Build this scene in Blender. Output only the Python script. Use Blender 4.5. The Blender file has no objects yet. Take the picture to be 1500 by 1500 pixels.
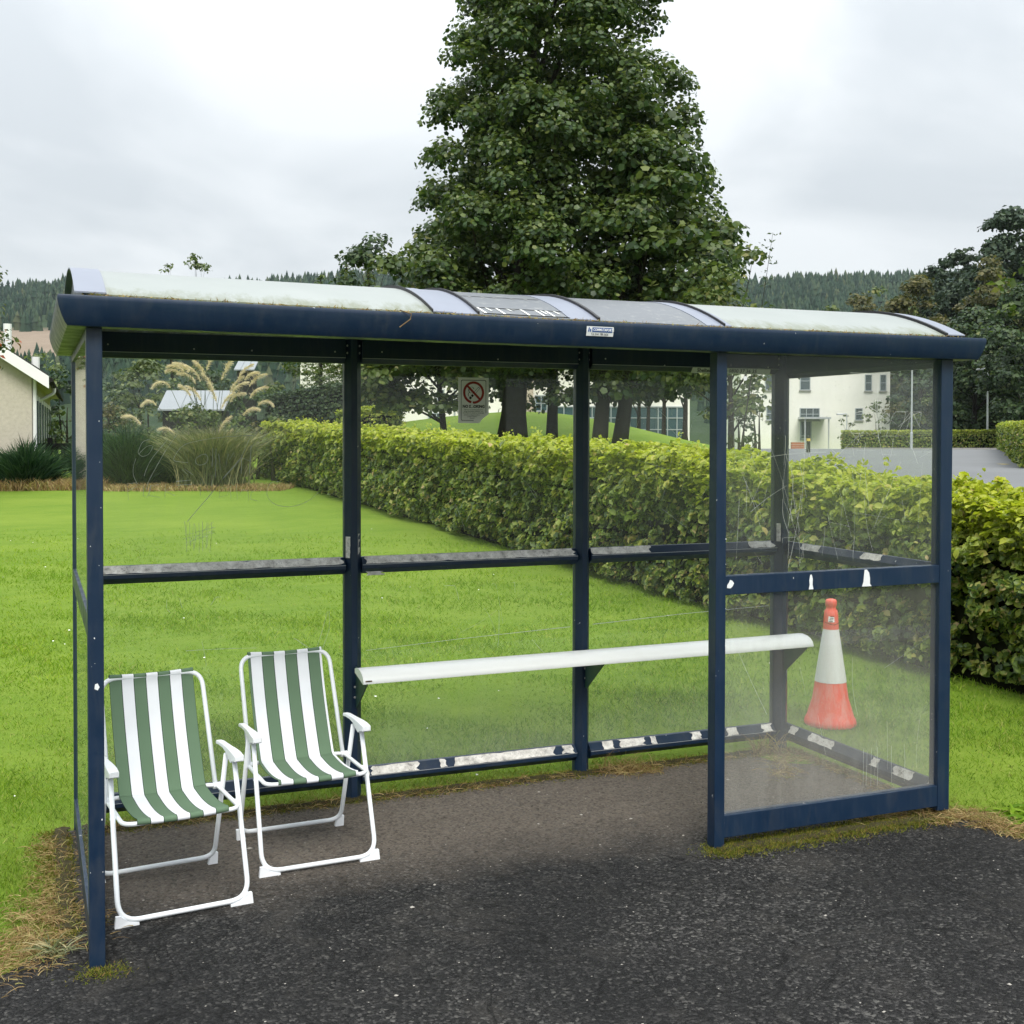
import bpy, math, random
import numpy as np
from mathutils import Matrix, Vector

random.seed(7)
rng = np.random.default_rng(7)
scene = bpy.context.scene
COL = scene.collection

# ------------------------------------------------------------------ camera
CAM = np.array([-0.168, -4.277, 1.7615])
YAW, PITCH, ROLL = 0.38654, -0.02141, 0.00216
HX, HY = math.sin(YAW), math.cos(YAW)          # heading from the kerb into the site
cam_d = bpy.data.cameras.new('camera')
cam_d.sensor_fit = 'HORIZONTAL'
cam_d.sensor_width = 36.0
cam_d.lens = 36.0 * 1732.06 / 1500.0
cam_d.shift_y = (670.84 - 750.0) / 1500.0
cam_d.clip_start = 0.05
cam_d.clip_end = 6000.0
cam = bpy.data.objects.new('camera', cam_d)
COL.objects.link(cam)
fw = Vector((HX * math.cos(PITCH), HY * math.cos(PITCH), math.sin(PITCH)))
rt = Vector((HY, -HX, 0.0))
up = rt.cross(fw)
r2 = rt * math.cos(ROLL) + up * math.sin(ROLL)
u2 = -rt * math.sin(ROLL) + up * math.cos(ROLL)
m = Matrix.Identity(4)
for i in range(3):
    m[i][0], m[i][1], m[i][2], m[i][3] = r2[i], u2[i], -fw[i], CAM[i]
cam.matrix_world = m
scene.camera = cam

# ------------------------------------------------------------------ sky, sun, exposure
SUN_EL, SUN_AZ = math.radians(50), math.radians(192)    # azimuth from +Y towards +X
world = bpy.data.worlds.new('World')
scene.world = world
world.use_nodes = True
nt = world.node_tree
nt.nodes.clear()
def wn(t, **k):
    n = nt.nodes.new(t)
    for a, v in k.items():
        setattr(n, a, v)
    return n
def wl(a, b):
    nt.links.new(a, b)
out = wn('ShaderNodeOutputWorld')
bg = wn('ShaderNodeBackground')
skyt = wn('ShaderNodeTexSky', sky_type='NISHITA', sun_disc=False)
skyt.sun_elevation = SUN_EL
skyt.sun_rotation = SUN_AZ
skyt.dust_density = 3.0
tc = wn('ShaderNodeTexCoord')
sep = wn('ShaderNodeSeparateXYZ')
wl(tc.outputs['Generated'], sep.inputs[0])
zc = wn('ShaderNodeMath', operation='MAXIMUM'); zc.inputs[1].default_value = 0.0
wl(sep.outputs['Z'], zc.inputs[0])
zd = wn('ShaderNodeMath', operation='ADD'); zd.inputs[1].default_value = 0.28
wl(zc.outputs[0], zd.inputs[0])
dx = wn('ShaderNodeMath', operation='DIVIDE'); wl(sep.outputs['X'], dx.inputs[0]); wl(zd.outputs[0], dx.inputs[1])
dy = wn('ShaderNodeMath', operation='DIVIDE'); wl(sep.outputs['Y'], dy.inputs[0]); wl(zd.outputs[0], dy.inputs[1])
cmb = wn('ShaderNodeCombineXYZ'); wl(dx.outputs[0], cmb.inputs[0]); wl(dy.outputs[0], cmb.inputs[1])
cmb.inputs[2].default_value = 3.1
cn = wn('ShaderNodeTexNoise'); cn.inputs['Scale'].default_value = 1.25; cn.inputs['Detail'].default_value = 5.0
cn.inputs['Roughness'].default_value = 0.50; cn.inputs['Distortion'].default_value = 0.5
wl(cmb.outputs[0], cn.inputs['Vector'])
ramp = wn('ShaderNodeValToRGB')
ramp.color_ramp.elements[0].position = 0.40; ramp.color_ramp.elements[0].color = (0.325, 0.347, 0.364, 1)
ramp.color_ramp.elements[1].position = 0.585; ramp.color_ramp.elements[1].color = (0.425, 0.443, 0.454, 1)
wl(cn.outputs['Fac'], ramp.inputs['Fac'])
z2 = wn('ShaderNodeMath', operation='MULTIPLY'); wl(zc.outputs[0], z2.inputs[0]); wl(zc.outputs[0], z2.inputs[1])
zf = wn('ShaderNodeMath', operation='MULTIPLY_ADD'); wl(z2.outputs[0], zf.inputs[0])
zf.inputs[1].default_value = 3.0; zf.inputs[2].default_value = 1.0      # overcast: zenith brighter than horizon
cl = wn('ShaderNodeVectorMath', operation='SCALE'); wl(ramp.outputs['Color'], cl.inputs[0]); wl(zf.outputs[0], cl.inputs['Scale'])
sk = wn('ShaderNodeVectorMath', operation='SCALE'); wl(skyt.outputs['Color'], sk.inputs[0]); sk.inputs['Scale'].default_value = 0.06
mixw = wn('ShaderNodeMix', data_type='RGBA'); mixw.inputs['Factor'].default_value = 0.9
wl(sk.outputs[0], mixw.inputs['A']); wl(cl.outputs[0], mixw.inputs['B'])
wl(mixw.outputs['Result'], bg.inputs['Color'])
bg.inputs['Strength'].default_value = 1.0
wl(bg.outputs[0], out.inputs['Surface'])

sun_d = bpy.data.lights.new('sun', 'SUN')
sun_d.energy = 1.5
sun_d.angle = math.radians(26)
sun_d.color = (1.0, 0.96, 0.88)
sun = bpy.data.objects.new('sun', sun_d)
COL.objects.link(sun)
sdir = Vector((math.sin(SUN_AZ) * math.cos(SUN_EL), math.cos(SUN_AZ) * math.cos(SUN_EL), math.sin(SUN_EL)))
sun.rotation_euler = (-sdir).to_track_quat('-Z', 'Y').to_euler()
sun.location = sdir * 60

scene.view_settings.view_transform = 'Standard'
scene.view_settings.look = 'None'
scene.view_settings.exposure = 1.06
scene.view_settings.gamma = 1.0
scene.render.engine = 'CYCLES'
scene.cycles.use_denoising = True
try:
    scene.cycles.denoiser = 'OPENIMAGEDENOISE'
    scene.cycles.denoising_prefilter = 'ACCURATE'
except Exception:
    pass
scene.cycles.max_bounces = 8
scene.cycles.transparent_max_bounces = 16
scene.cycles.transmission_bounces = 4
scene.cycles.caustics_reflective = False
scene.cycles.caustics_refractive = False

# ------------------------------------------------------------------ helpers
def site(s, l, z=0.0):
    """s metres into the site along the heading from the kerb point, l metres to its right."""
    return np.array([CAM[0] + s * HX + l * HY, CAM[1] + s * HY - l * HX, z])

def soft(t, k):
    return np.log1p(np.exp(np.clip(t / k, -40, 40))) * k

def hgt(x, y):
    s = (x - CAM[0]) * HX + (y - CAM[1]) * HY
    l = (x - CAM[0]) * HY - (y - CAM[1]) * HX
    b = 0.020 * soft(s - 8, 1.5) - 0.012 * soft(s - 35, 3) - 0.008 * soft(s - 150, 10)
    sg = np.where(l < 0.555, 7.0, 5.0)
    mo = 2.0 * np.exp(-.5 * ((l - 0.555) / sg) ** 2 - .5 * ((s - 48) / 6.0) ** 2)
    return b + mo

def gsite(s, l, dz=0.0):
    p = site(s, l)
    p[2] = float(hgt(p[0], p[1])) + dz
    return p

def tag(o, label, cat=None, group=None, kind=None):
    o['label'] = label
    if cat: o['category'] = cat
    if group: o['group'] = group
    if kind: o['kind'] = kind
    return o

def thing(name, label, cat, loc=(0, 0, 0), rotz=0.0, group=None):
    o = bpy.data.objects.new(name, None)
    o.empty_display_size = 0.2
    COL.objects.link(o)
    o.location = [float(v) for v in loc]
    o.rotation_euler = (0, 0, rotz)
    return tag(o, label, cat, group)

def link_mesh(name, me, parent=None, loc=None):
    o = bpy.data.objects.new(name, me)
    COL.objects.link(o)
    if parent is not None: o.parent = parent
    if loc is not None: o.location = [float(v) for v in loc]
    return o

def copy_tree(o, parent=None):
    c = o.copy()
    COL.objects.link(c)
    c.parent = parent
    for ch in o.children:
        copy_tree(ch, c)
    return c

class MB:
    """collects boxes, prisms and tubes; build() links them as one mesh object"""
    def __init__(self, origin=(0, 0, 0)):
        self.v, self.f, self.mi, self.o = [], [], [], np.array(origin, float)
    def add(self, verts, faces, mi=0):
        b = len(self.v)
        self.v += [tuple(float(c) for c in p) for p in verts]
        self.f += [tuple(b + i for i in f) for f in faces]
        self.mi += [mi] * len(faces)
        return self
    def box(self, x0, x1, y0, y1, z0, z1, mi=0):
        v = [(x, y, z) for z in (z0, z1) for y in (y0, y1) for x in (x0, x1)]
        return self.add(v, [(0, 2, 3, 1), (4, 5, 7, 6), (0, 1, 5, 4), (2, 6, 7, 3), (0, 4, 6, 2), (1, 3, 7, 5)], mi)
    def obox(self, c, ex, ey, ez, mi=0):
        """oriented box: centre and three half-extent vectors"""
        c, ex, ey, ez = [np.array(a, float) for a in (c, ex, ey, ez)]
        v = [c + a * ex + b * ey + d * ez for d in (-1, 1) for b in (-1, 1) for a in (-1, 1)]
        return self.add(v, [(0, 2, 3, 1), (4, 5, 7, 6), (0, 1, 5, 4), (2, 6, 7, 3), (0, 4, 6, 2), (1, 3, 7, 5)], mi)
    def prism(self, a, b, mi=0):
        """two matching outlines (lists of 3D points) joined, with caps"""
        n = len(a)
        f = [(i, (i + 1) % n, n + (i + 1) % n, n + i) for i in range(n)]
        f += [tuple(range(n))[::-1], tuple(range(n, 2 * n))]
        return self.add(list(a) + list(b), f, mi)
    def strip(self, rows, mi=0, closed=False):
        """grid of points rows[i][j] -> quads"""
        nr, nc = len(rows), len(rows[0])
        v = [p for r in rows for p in r]
        f = []
        for i in range(nr - 1):
            for j in range(nc if closed else nc - 1):
                j2 = (j + 1) % nc
                f.append((i * nc + j, i * nc + j2, (i + 1) * nc + j2, (i + 1) * nc + j))
        return self.add(v, f, mi)
    def tube(self, path, r, n=8, mi=0, caps=True):
        path = [np.array(p, float) for p in path]
        rs = r if hasattr(r, '__len__') else [r] * len(path)
        rows = []
        prev = None
        for i, p in enumerate(path):
            t = path[min(i + 1, len(path) - 1)] - path[max(i - 1, 0)]
            t = t / (np.linalg.norm(t) + 1e-12)
            if prev is None:
                a = np.array([0, 0, 1.0]) if abs(t[2]) < 0.9 else np.array([1.0, 0, 0])
                u = np.cross(t, a)
            else:
                u = prev - t * np.dot(prev, t)
            u /= np.linalg.norm(u) + 1e-12
            prev = u
            w = np.cross(t, u)
            rows.append([p + rs[i] * (math.cos(2 * math.pi * k / n) * u + math.sin(2 * math.pi * k / n) * w) for k in range(n)])
        b = len(self.v)
        self.strip(rows, mi, closed=True)
        if caps:
            self.f.append(tuple(range(b, b + n))[::-1]); self.mi.append(mi)
            e = b + (len(path) - 1) * n
            self.f.append(tuple(range(e, e + n))); self.mi.append(mi)
        return self
    def lathe(self, prof, c=(0, 0, 0), n=32, mi=0):
        rows = [[(c[0] + r * math.cos(2 * math.pi * k / n), c[1] + r * math.sin(2 * math.pi * k / n), c[2] + z) for k in range(n)] for r, z in prof]
        return self.strip(rows, mi, closed=True)
    def build(self, name, mats, parent=None, smooth=False, bevel=0.0, auto=0, loc=None):
        me = bpy.data.meshes.new(name)
        o3 = self.o
        me.from_pydata([(p[0] - o3[0], p[1] - o3[1], p[2] - o3[2]) for p in self.v], [], self.f)
        for mt in (mats if isinstance(mats, (list, tuple)) else [mats]):
            me.materials.append(mt)
        me.polygons.foreach_set('material_index', self.mi)
        if smooth:
            me.polygons.foreach_set('use_smooth', [True] * len(me.polygons))
        me.update()
        if auto:
            me.polygons.foreach_set('use_smooth', [True] * len(me.polygons))
            me.set_sharp_from_angle(angle=math.radians(auto))
        o = link_mesh(name, me, parent, loc)
        if bevel:
            bv = o.modifiers.new('bevel', 'BEVEL'); bv.width = bevel; bv.segments = 2
            bv.limit_method = 'ANGLE'; bv.angle_limit = math.radians(35)
        return o

def fillet(pts, r, seg=5):
    """polyline with rounded corners"""
    pts = [np.array(p, float) for p in pts]
    res = [pts[0]]
    for i in range(1, len(pts) - 1):
        a, b, c = pts[i - 1], pts[i], pts[i + 1]
        u, w = a - b, c - b
        lu, lw = np.linalg.norm(u), np.linalg.norm(w)
        d = min(r, lu * .49, lw * .49)
        p0, p1 = b + u / lu * d, b + w / lw * d
        for k in range(seg + 1):
            t = k / seg
            res.append((1 - t) ** 2 * p0 + 2 * t * (1 - t) * b + t * t * p1)
    res.append(pts[-1])
    return res

def np_mesh(name, V, F, mats, rnd=None, tint=None):
    """mesh from numpy arrays: V (n,3), F (m,k) faces all of k corners"""
    me = bpy.data.meshes.new(name)
    nv, (nf, k) = len(V), F.shape
    me.vertices.add(nv); me.vertices.foreach_set('co', np.ascontiguousarray(V, np.float32).ravel())
    me.loops.add(nf * k); me.loops.foreach_set('vertex_index', np.ascontiguousarray(F, np.int32).ravel())
    me.polygons.add(nf)
    me.polygons.foreach_set('loop_start', np.arange(0, nf * k, k, dtype=np.int32))
    me.polygons.foreach_set('loop_total', np.full(nf, k, np.int32))
    for mt in (mats if isinstance(mats, (list, tuple)) else [mats]):
        me.materials.append(mt)
    for nm, arr in (('rnd', rnd), ('tint', tint)):
        if arr is not None:
            a = me.attributes.new(nm, 'FLOAT', 'POINT')
            a.data.foreach_set('value', np.ascontiguousarray(arr, np.float32))
    me.update(calc_edges=True)
    return me

def unit(v):
    return v / (np.linalg.norm(v, axis=-1, keepdims=True) + 1e-9)

def leaf_mesh(name, P, N, size, mat, aspect=0.62, fold=0.25, detail=False, tint=None, star=False):
    """leaf-sized folded faces at points P facing N (random spin), sizes array or scalar"""
    n = len(P)
    N = unit(N)
    R = unit(rng.normal(size=(n, 3)))
    U = unit(np.cross(N, R)); W = np.cross(N, U)
    sz = (np.broadcast_to(np.asarray(size, float), (n,)) * rng.uniform(.5, 1.4, n))[:, None]
    if star:
        ang = np.array([0, 62, 135, 225, 298]) * math.pi / 180
        rad = np.array([.62, .50, .36, .36, .50])
        vs = [P - W * sz * .0]
        for a, r in zip(ang, rad):
            vs.append(P + (W * math.cos(a) + U * math.sin(a)) * sz * r + N * sz * rng.uniform(-.10, .10, (n, 1)))
        k = 6
        V = np.stack(vs, 1).reshape(-1, 3)
        tri = np.array([[0, i, i + 1] for i in range(1, 5)] + [[0, 5, 1]])
        F = (np.arange(n)[:, None, None] * k + tri[None]).reshape(-1, 3)
    elif detail:
        h = aspect * .5
        vs = [P - W * sz * .5, P + U * sz * h * .85 - W * sz * .18 + N * sz * fold * .5, P + U * sz * h * .8 + W * sz * .2 + N * sz * fold * .5,
              P + W * sz * .52 - N * sz * .08, P - U * sz * h * .8 + W * sz * .2 + N * sz * fold * .5, P - U * sz * h * .85 - W * sz * .18 + N * sz * fold * .5, P + W * 0]
        k = 7
        V = np.stack(vs, 1).reshape(-1, 3)
        tri = np.array([[0, 1, 6], [1, 2, 6], [2, 3, 6], [3, 4, 6], [4, 5, 6], [5, 0, 6]])
        F = (np.arange(n)[:, None, None] * k + tri[None]).reshape(-1, 3)
    else:
        h = aspect * .5
        vs = [P - W * sz * .5, P + U * sz * h + N * sz * fold * .5, P + W * sz * .5, P - U * sz * h + N * sz * fold * .5]
        k = 4
        V = np.stack(vs, 1).reshape(-1, 3)
        tri = np.array([[0, 1, 2], [0, 2, 3]])
        F = (np.arange(n)[:, None, None] * k + tri[None]).reshape(-1, 3)
    r = np.repeat(rng.random(n), k)
    t = None if tint is None else np.repeat(tint, k)
    return np_mesh(name, V, F, mat, r, t)

def blade_mesh(name, P, D, length, width, mat, seg=2, droop=0.3, tint=None, rv=None):
    """grass-like blades from points P in direction D, bending down"""
    n = len(P)
    D = unit(D)
    L = np.broadcast_to(np.asarray(length, float), (n,))[:, None]
    Wd = np.broadcast_to(np.asarray(width, float), (n,))[:, None]
    R = unit(rng.normal(size=(n, 3)))
    S = unit(np.cross(D, R))
    H = D.copy(); H[:, 2] = 0
    H = unit(H + 1e-4)
    vs = []
    for i in range(seg + 1):
        t = i / seg
        c = P + D * L * t + (H * .5 - np.array([0, 0, 1.0])) * L * droop * t * t
        if i < seg:
            w = Wd * (1 - .55 * t)
            vs += [c - S * w * .5, c + S * w * .5]
        else:
            vs += [c]
    k = 2 * seg + 1
    V = np.stack(vs, 1).reshape(-1, 3)
    tri = []
    for i in range(seg - 1):
        a = 2 * i
        tri += [[a, a + 1, a + 3], [a, a + 3, a + 2]]
    a = 2 * (seg - 1)
    tri += [[a, a + 1, a + 2]]
    F = (np.arange(n)[:, None, None] * k + np.array(tri)[None]).reshape(-1, 3)
    r = np.repeat(rng.random(n) if rv is None else rv, k)
    t = None if tint is None else np.repeat(tint, k)
    return np_mesh(name, V, F, mat, r, t)

# ------------------------------------------------------------------ materials
class NT:
    def __init__(self, name):
        self.m = bpy.data.materials.new(name); self.m.use_nodes = True
        self.t = self.m.node_tree; self.t.nodes.clear()
        self.out = self.n('ShaderNodeOutputMaterial')
    def n(self, t, **k):
        nd = self.t.nodes.new(t)
        for a, v in k.items():
            if a.startswith('_'): nd.inputs[a[1:].replace('_', ' ')].default_value = v
            else: setattr(nd, a, v)
        return nd
    def l(self, a, b): self.t.links.new(a, b)
    def coord(self, kind='Object', scale=(1, 1, 1)):
        tcn = self.n('ShaderNodeTexCoord'); mp = self.n('ShaderNodeMapping')
        mp.inputs['Scale'].default_value = scale
        self.l(tcn.outputs[kind], mp.inputs['Vector']); return mp.outputs[0]
    def noise(self, vec, scale, detail=3, rough=.5, dist=0):
        x = self.n('ShaderNodeTexNoise'); x.inputs['Scale'].default_value = scale; x.inputs['Detail'].default_value = detail
        x.inputs['Roughness'].default_value = rough; x.inputs['Distortion'].default_value = dist
        if vec is not None: self.l(vec, x.inputs['Vector'])
        return x.outputs['Fac']
    def ramp(self, fac, stops, const=False):
        r = self.n('ShaderNodeValToRGB'); e = r.color_ramp.elements
        if const: r.color_ramp.interpolation = 'CONSTANT'
        while len(e) < len(stops): e.new(0.5)
        for i, (p, c) in enumerate(stops):
            e[i].position = p
            e[i].color = (c, c, c, 1) if not hasattr(c, '__len__') else (*c, 1)
        self.l(fac, r.inputs['Fac']); return r.outputs['Color']
    def mix(self, fac, a, b, blend='MIX'):
        x = self.n('ShaderNodeMix', data_type='RGBA', blend_type=blend)
        for s, v in (('Factor', fac), ('A', a), ('B', b)):
            if isinstance(v, (int, float)): x.inputs[s].default_value = v if s == 'Factor' else (v, v, v, 1)
            elif isinstance(v, tuple): x.inputs[s].default_value = (*v, 1)
            else: self.l(v, x.inputs[s])
        return x.outputs['Result']
    def math(self, op, a, b=None, c=None, clamp=False):
        x = self.n('ShaderNodeMath', operation=op, use_clamp=clamp)
        for i, v in enumerate((a, b, c)):
            if v is None: continue
            if isinstance(v, (int, float)): x.inputs[i].default_value = v
            else: self.l(v, x.inputs[i])
        return x.outputs[0]
    def attr(self, name):
        a = self.n('ShaderNodeAttribute'); a.attribute_name = name; return a.outputs['Fac']
    def bump(self, hgt_, strength=.3, dist=.01):
        b = self.n('ShaderNodeBump'); b.inputs['Strength'].default_value = strength; b.inputs['Distance'].default_value = dist
        self.l(hgt_, b.inputs['Height']); return b.outputs[0]
    def principled(self, color, rough=.5, spec=.5, metal=0.0, normal=None):
        p = self.n('ShaderNodeBsdfPrincipled')
        if isinstance(color, tuple): p.inputs['Base Color'].default_value = (*color, 1)
        else: self.l(color, p.inputs['Base Color'])
        if isinstance(rough, (int, float)): p.inputs['Roughness'].default_value = rough
        else: self.l(rough, p.inputs['Roughness'])
        p.inputs['Specular IOR Level'].default_value = spec
        p.inputs['Metallic'].default_value = metal
        if normal is not None: self.l(normal, p.inputs['Normal'])
        return p.outputs[0]
    def done(self, shader):
        self.l(shader, self.out.inputs['Surface']); return self.m

def plain(name, color, rough=.5, spec=.5, metal=0.0, var=.12, scale=8.0, bump=0.0, bscale=60.0, kind='Object'):
    t = NT(name); vec = t.coord(kind)
    n = t.noise(vec, scale, 4, .6)
    c = t.mix(n, tuple(v * (1 - var) for v in color), tuple(min(1, v * (1 + var)) for v in color))
    nm = t.bump(t.noise(vec, bscale, 4, .65), bump, .004) if bump else None
    return t.done(t.principled(c, rough, spec, metal, nm))

def leafy(name, stops, trans=.35, rough=.45, spec=.35, tint=None, tint_amt=.7):
    """foliage: colour by leaf, part of the light passes through"""
    t = NT(name)
    c = t.ramp(t.attr('rnd'), stops)
    if tint is not None:
        c = t.mix(t.math('MULTIPLY', t.attr('tint'), tint_amt, clamp=True), c, tint)
    p = t.principled(c, rough, spec)
    tr = t.n('ShaderNodeBsdfTranslucent')
    br = t.mix(1.0, c, (1.25, 1.35, .75), 'MULTIPLY')
    t.l(br, tr.inputs['Color'])
    mx = t.n('ShaderNodeMixShader'); mx.inputs[0].default_value = trans
    t.l(p, mx.inputs[1]); t.l(tr.outputs[0], mx.inputs[2])
    return t.done(mx.outputs[0])

def glass(name, dirt=.05, veil=(.62, .64, .60), low=0.0, lowz=0.6, rough=.02, scale=3.0, spots=.0, seed=0.0):
    """clear sheet seen through a film of dirt; sharper reflections at grazing angles"""
    t = NT(name)
    tcn = t.n('ShaderNodeTexCoord'); mp = t.n('ShaderNodeMapping'); mp.inputs['Location'].default_value = (seed, seed * 1.7, seed * .6)
    t.l(tcn.outputs['Object'], mp.inputs['Vector']); vec = mp.outputs[0]
    lw = t.n('ShaderNodeLayerWeight'); lw.inputs['Blend'].default_value = .5
    f5 = t.math('POWER', lw.outputs['Facing'], 5.0)
    fres = t.math('MULTIPLY_ADD', f5, .95, .012, clamp=True)
    tr = t.n('ShaderNodeBsdfTransparent'); tr.inputs['Color'].default_value = (.985, .992, .988, 1)
    gl = t.n('ShaderNodeBsdfGlossy'); gl.inputs['Roughness'].default_value = rough; gl.inputs['Color'].default_value = (.95, .97, .97, 1)
    m1 = t.n('ShaderNodeMixShader'); t.l(fres, m1.inputs[0]); t.l(tr.outputs[0], m1.inputs[1]); t.l(gl.outputs[0], m1.inputs[2])
    df = t.n('ShaderNodeBsdfDiffuse'); df.inputs['Color'].default_value = (*veil, 1)
    tl = t.n('ShaderNodeBsdfTranslucent'); tl.inputs['Color'].default_value = (*veil, 1)
    m2 = t.n('ShaderNodeMixShader'); m2.inputs[0].default_value = .5
    t.l(df.outputs[0], m2.inputs[1]); t.l(tl.outputs[0], m2.inputs[2])
    n1 = t.noise(vec, scale, 5, .6, .4)
    mp2 = t.n('ShaderNodeMapping'); mp2.inputs['Scale'].default_value = (9, 9, .8); t.l(vec, mp2.inputs['Vector'])
    n3 = t.noise(mp2.outputs[0], 2.0, 5, .65, .3)
    n1 = t.math('MULTIPLY_ADD', t.math('SUBTRACT', n3, .5), .9, n1, clamp=True)
    n2 = t.noise(vec, 45.0, 3, .7)
    d = t.math('MULTIPLY', t.math('MULTIPLY_ADD', n1, 1.6, .2), dirt)
    d = t.math('MULTIPLY', d, t.math('MULTIPLY_ADD', n2, .5, .75))
    if low:
        sp = t.n('ShaderNodeSeparateXYZ'); t.l(vec if False else tcn.outputs['Object'], sp.inputs[0])
        g = t.math('SUBTRACT', 1.0, t.math('DIVIDE', sp.outputs['Z'], lowz), clamp=True)
        g = t.math('MULTIPLY', g, t.math('MULTIPLY_ADD', n1, 1.2, .4))
        d = t.math('ADD', d, t.math('MULTIPLY', g, low))
    if spots:
        vo = t.n('ShaderNodeTexVoronoi'); vo.inputs['Scale'].default_value = 22.0; t.l(vec, vo.inputs['Vector'])
        s = t.math('LESS_THAN', vo.outputs['Distance'], spots)
        d = t.math('ADD', d, t.math('MULTIPLY', s, .35), clamp=True)
    m3 = t.n('ShaderNodeMixShader'); t.l(d, m3.inputs[0]); t.l(m1.outputs[0], m3.inputs[1]); t.l(m2.outputs[0], m3.inputs[2])
    return t.done(m3.outputs[0])

M = {}
def paint_navy():
    t = NT('navy_paint'); vec = t.coord()
    n = t.noise(vec, 5, 5, .6)
    c = t.mix(n, (.0035, .0145, .038), (.0065, .023, .054))
    streak = t.noise(t.coord(scale=(18, 18, 1.2)), 3, 4, .6)
    c = t.mix(t.ramp(streak, [(.5, 0.0), (.85, .35)]), c, (.035, .05, .07))
    chip = t.ramp(t.noise(vec, 34, 3, .55), [(.745, 0.0), (.755, 1.0)])
    c = t.mix(chip, c, (.5, .5, .5))
    dirt = t.ramp(t.noise(t.coord(scale=(2.2, 2.2, .5)), 6, 6, .7, .6), [(.52, 0.0), (.78, .28)])
    c = t.mix(dirt, c, (.075, .075, .068))
    r = t.ramp(t.noise(vec, 14, 4, .6), [(.3, .30), (.8, .6)])
    return t.done(t.principled(c, r, .4, 0, t.bump(t.noise(vec, 120, 2), .05, .002)))
M['navy'] = paint_navy()
def tape_mat():
    t = NT('worn_tape'); vec = t.coord()
    n = t.noise(vec, 22, 6, .7)
    c = t.ramp(n, [(.30, (.14, .135, .13)), (.42, (.48, .46, .43)), (.62, (.74, .72, .68))])
    g = t.noise(t.coord(scale=(1, 1, 1)), 110, 3, .7)
    c = t.mix(t.ramp(g, [(.58, 0.0), (.68, .7)]), c, (.10, .10, .10))
    return t.done(t.principled(c, .75, .3, 0, t.bump(n, .3, .002)))
M['tape'] = tape_mat()
def roof_white():
    t = NT('roof_white_sheet'); vec = t.coord()
    sp = t.n('ShaderNodeSeparateXYZ'); t.l(vec, sp.inputs[0])
    n = t.noise(t.coord(scale=(1, .35, .35)), 16, 7, .78)
    low = t.math('SUBTRACT', 1.0, t.math('DIVIDE', t.math('SUBTRACT', sp.outputs['Z'], 2.2), .075), clamp=True)
    moss = t.ramp(t.math('MULTIPLY', n, t.math('MULTIPLY_ADD', low, 1.0, .62)), [(.50, 0.0), (.80, .75)])
    base = t.mix(t.noise(vec, 3, 4), (.36, .395, .38), (.46, .49, .475))
    c = t.mix(moss, base, (.20, .22, .12))
    p = t.principled(c, .35, .5)
    tl = t.n('ShaderNodeBsdfTranslucent'); t.l(c, tl.inputs['Color'])
    mx = t.n('ShaderNodeMixShader'); mx.inputs[0].default_value = .3
    t.l(p, mx.inputs[1]); t.l(tl.outputs[0], mx.inputs[2])
    return t.done(mx.outputs[0])
M['roofwhite'] = roof_white()
M['lavender'] = plain('roof_lavender_sheet', (.19, .21, .265), .4, .5, var=.15, scale=5)
def solar():
    t = NT('roof_grey_sheet')
    vec = t.coord()
    w = t.n('ShaderNodeTexWave', bands_direction='Y'); w.inputs['Scale'].default_value = 16; w.inputs['Distortion'].default_value = .6
    t.l(vec, w.inputs['Vector'])
    c = t.mix(t.math('MULTIPLY', w.outputs['Fac'], .35), (.10, .11, .125), (.17, .18, .19))
    c = t.mix(t.ramp(t.noise(vec, 30, 4, .7), [(.55, 0.0), (.75, .5)]), c, (.35, .35, .33))
    return t.done(t.principled(c, .4, .5))
M['solar'] = solar()
M['white_line'] = plain('pale_lines', (.68, .69, .66), .6, .3)
M['black'] = plain('black_rubber', (.012, .012, .014), .5, .4)
M['bolt'] = plain('bolt_metal', (.55, .55, .55), .35, .5, metal=.6)
M['debris'] = plain('twig_debris', (.16, .11, .06), .9, .1, var=.5, scale=40)
M['bench_white'] = plain('white_bench_coat', (.76, .78, .77), .35, .5, var=.06, scale=7)
M['green_bracket'] = plain('dark_green_metal', (.012, .045, .040), .4, .5)
M['sign_white'] = plain('sign_plate', (.86, .84, .83), .45, .4, var=.06)
M['sign_red'] = plain('sign_red', (.33, .025, .018), .5, .3)
M['sign_black'] = plain('sign_ink', (.02, .02, .02), .5, .3)
M['strip_white'] = plain('strip_white', (.90, .90, .89), .4, .4, var=.03)
M['label_white'] = plain('label_white', (.72, .74, .75), .4, .4, var=.05)
M['label_blue'] = plain('label_blue', (.03, .09, .30), .4, .4)
M['scratch'] = plain('glass_scratch', (.50, .53, .49), .8, .1, var=.2, scale=60)
M['chairtube'] = plain('white_tube', (.76, .79, .82), .28, .5, var=.03)
M['chairplastic'] = plain('white_plastic', (.78, .80, .83), .35, .5, var=.03)
def weave(name, col):
    t = NT(name); vec = t.coord()
    wv = t.n('ShaderNodeTexNoise'); wv.inputs['Scale'].default_value = 350; t.l(vec, wv.inputs['Vector'])
    c = t.mix(t.noise(vec, 6, 4), tuple(v * .88 for v in col), tuple(min(1, v * 1.1) for v in col))
    p = t.principled(c, .75, .2, 0, t.bump(wv.outputs['Fac'], .25, .001))
    tl = t.n('ShaderNodeBsdfTranslucent'); t.l(c, tl.inputs['Color'])
    mx = t.n('ShaderNodeMixShader'); mx.inputs[0].default_value = .18
    t.l(p, mx.inputs[1]); t.l(tl.outputs[0], mx.inputs[2])
    return t.done(mx.outputs[0])
M['cloth_green'] = weave('green_cloth', (.135, .215, .135))
M['cloth_white'] = weave('white_cloth', (.84, .86, .90))
M['cloth_edge'] = weave('dark_green_thread', (.016, .04, .028))
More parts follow.
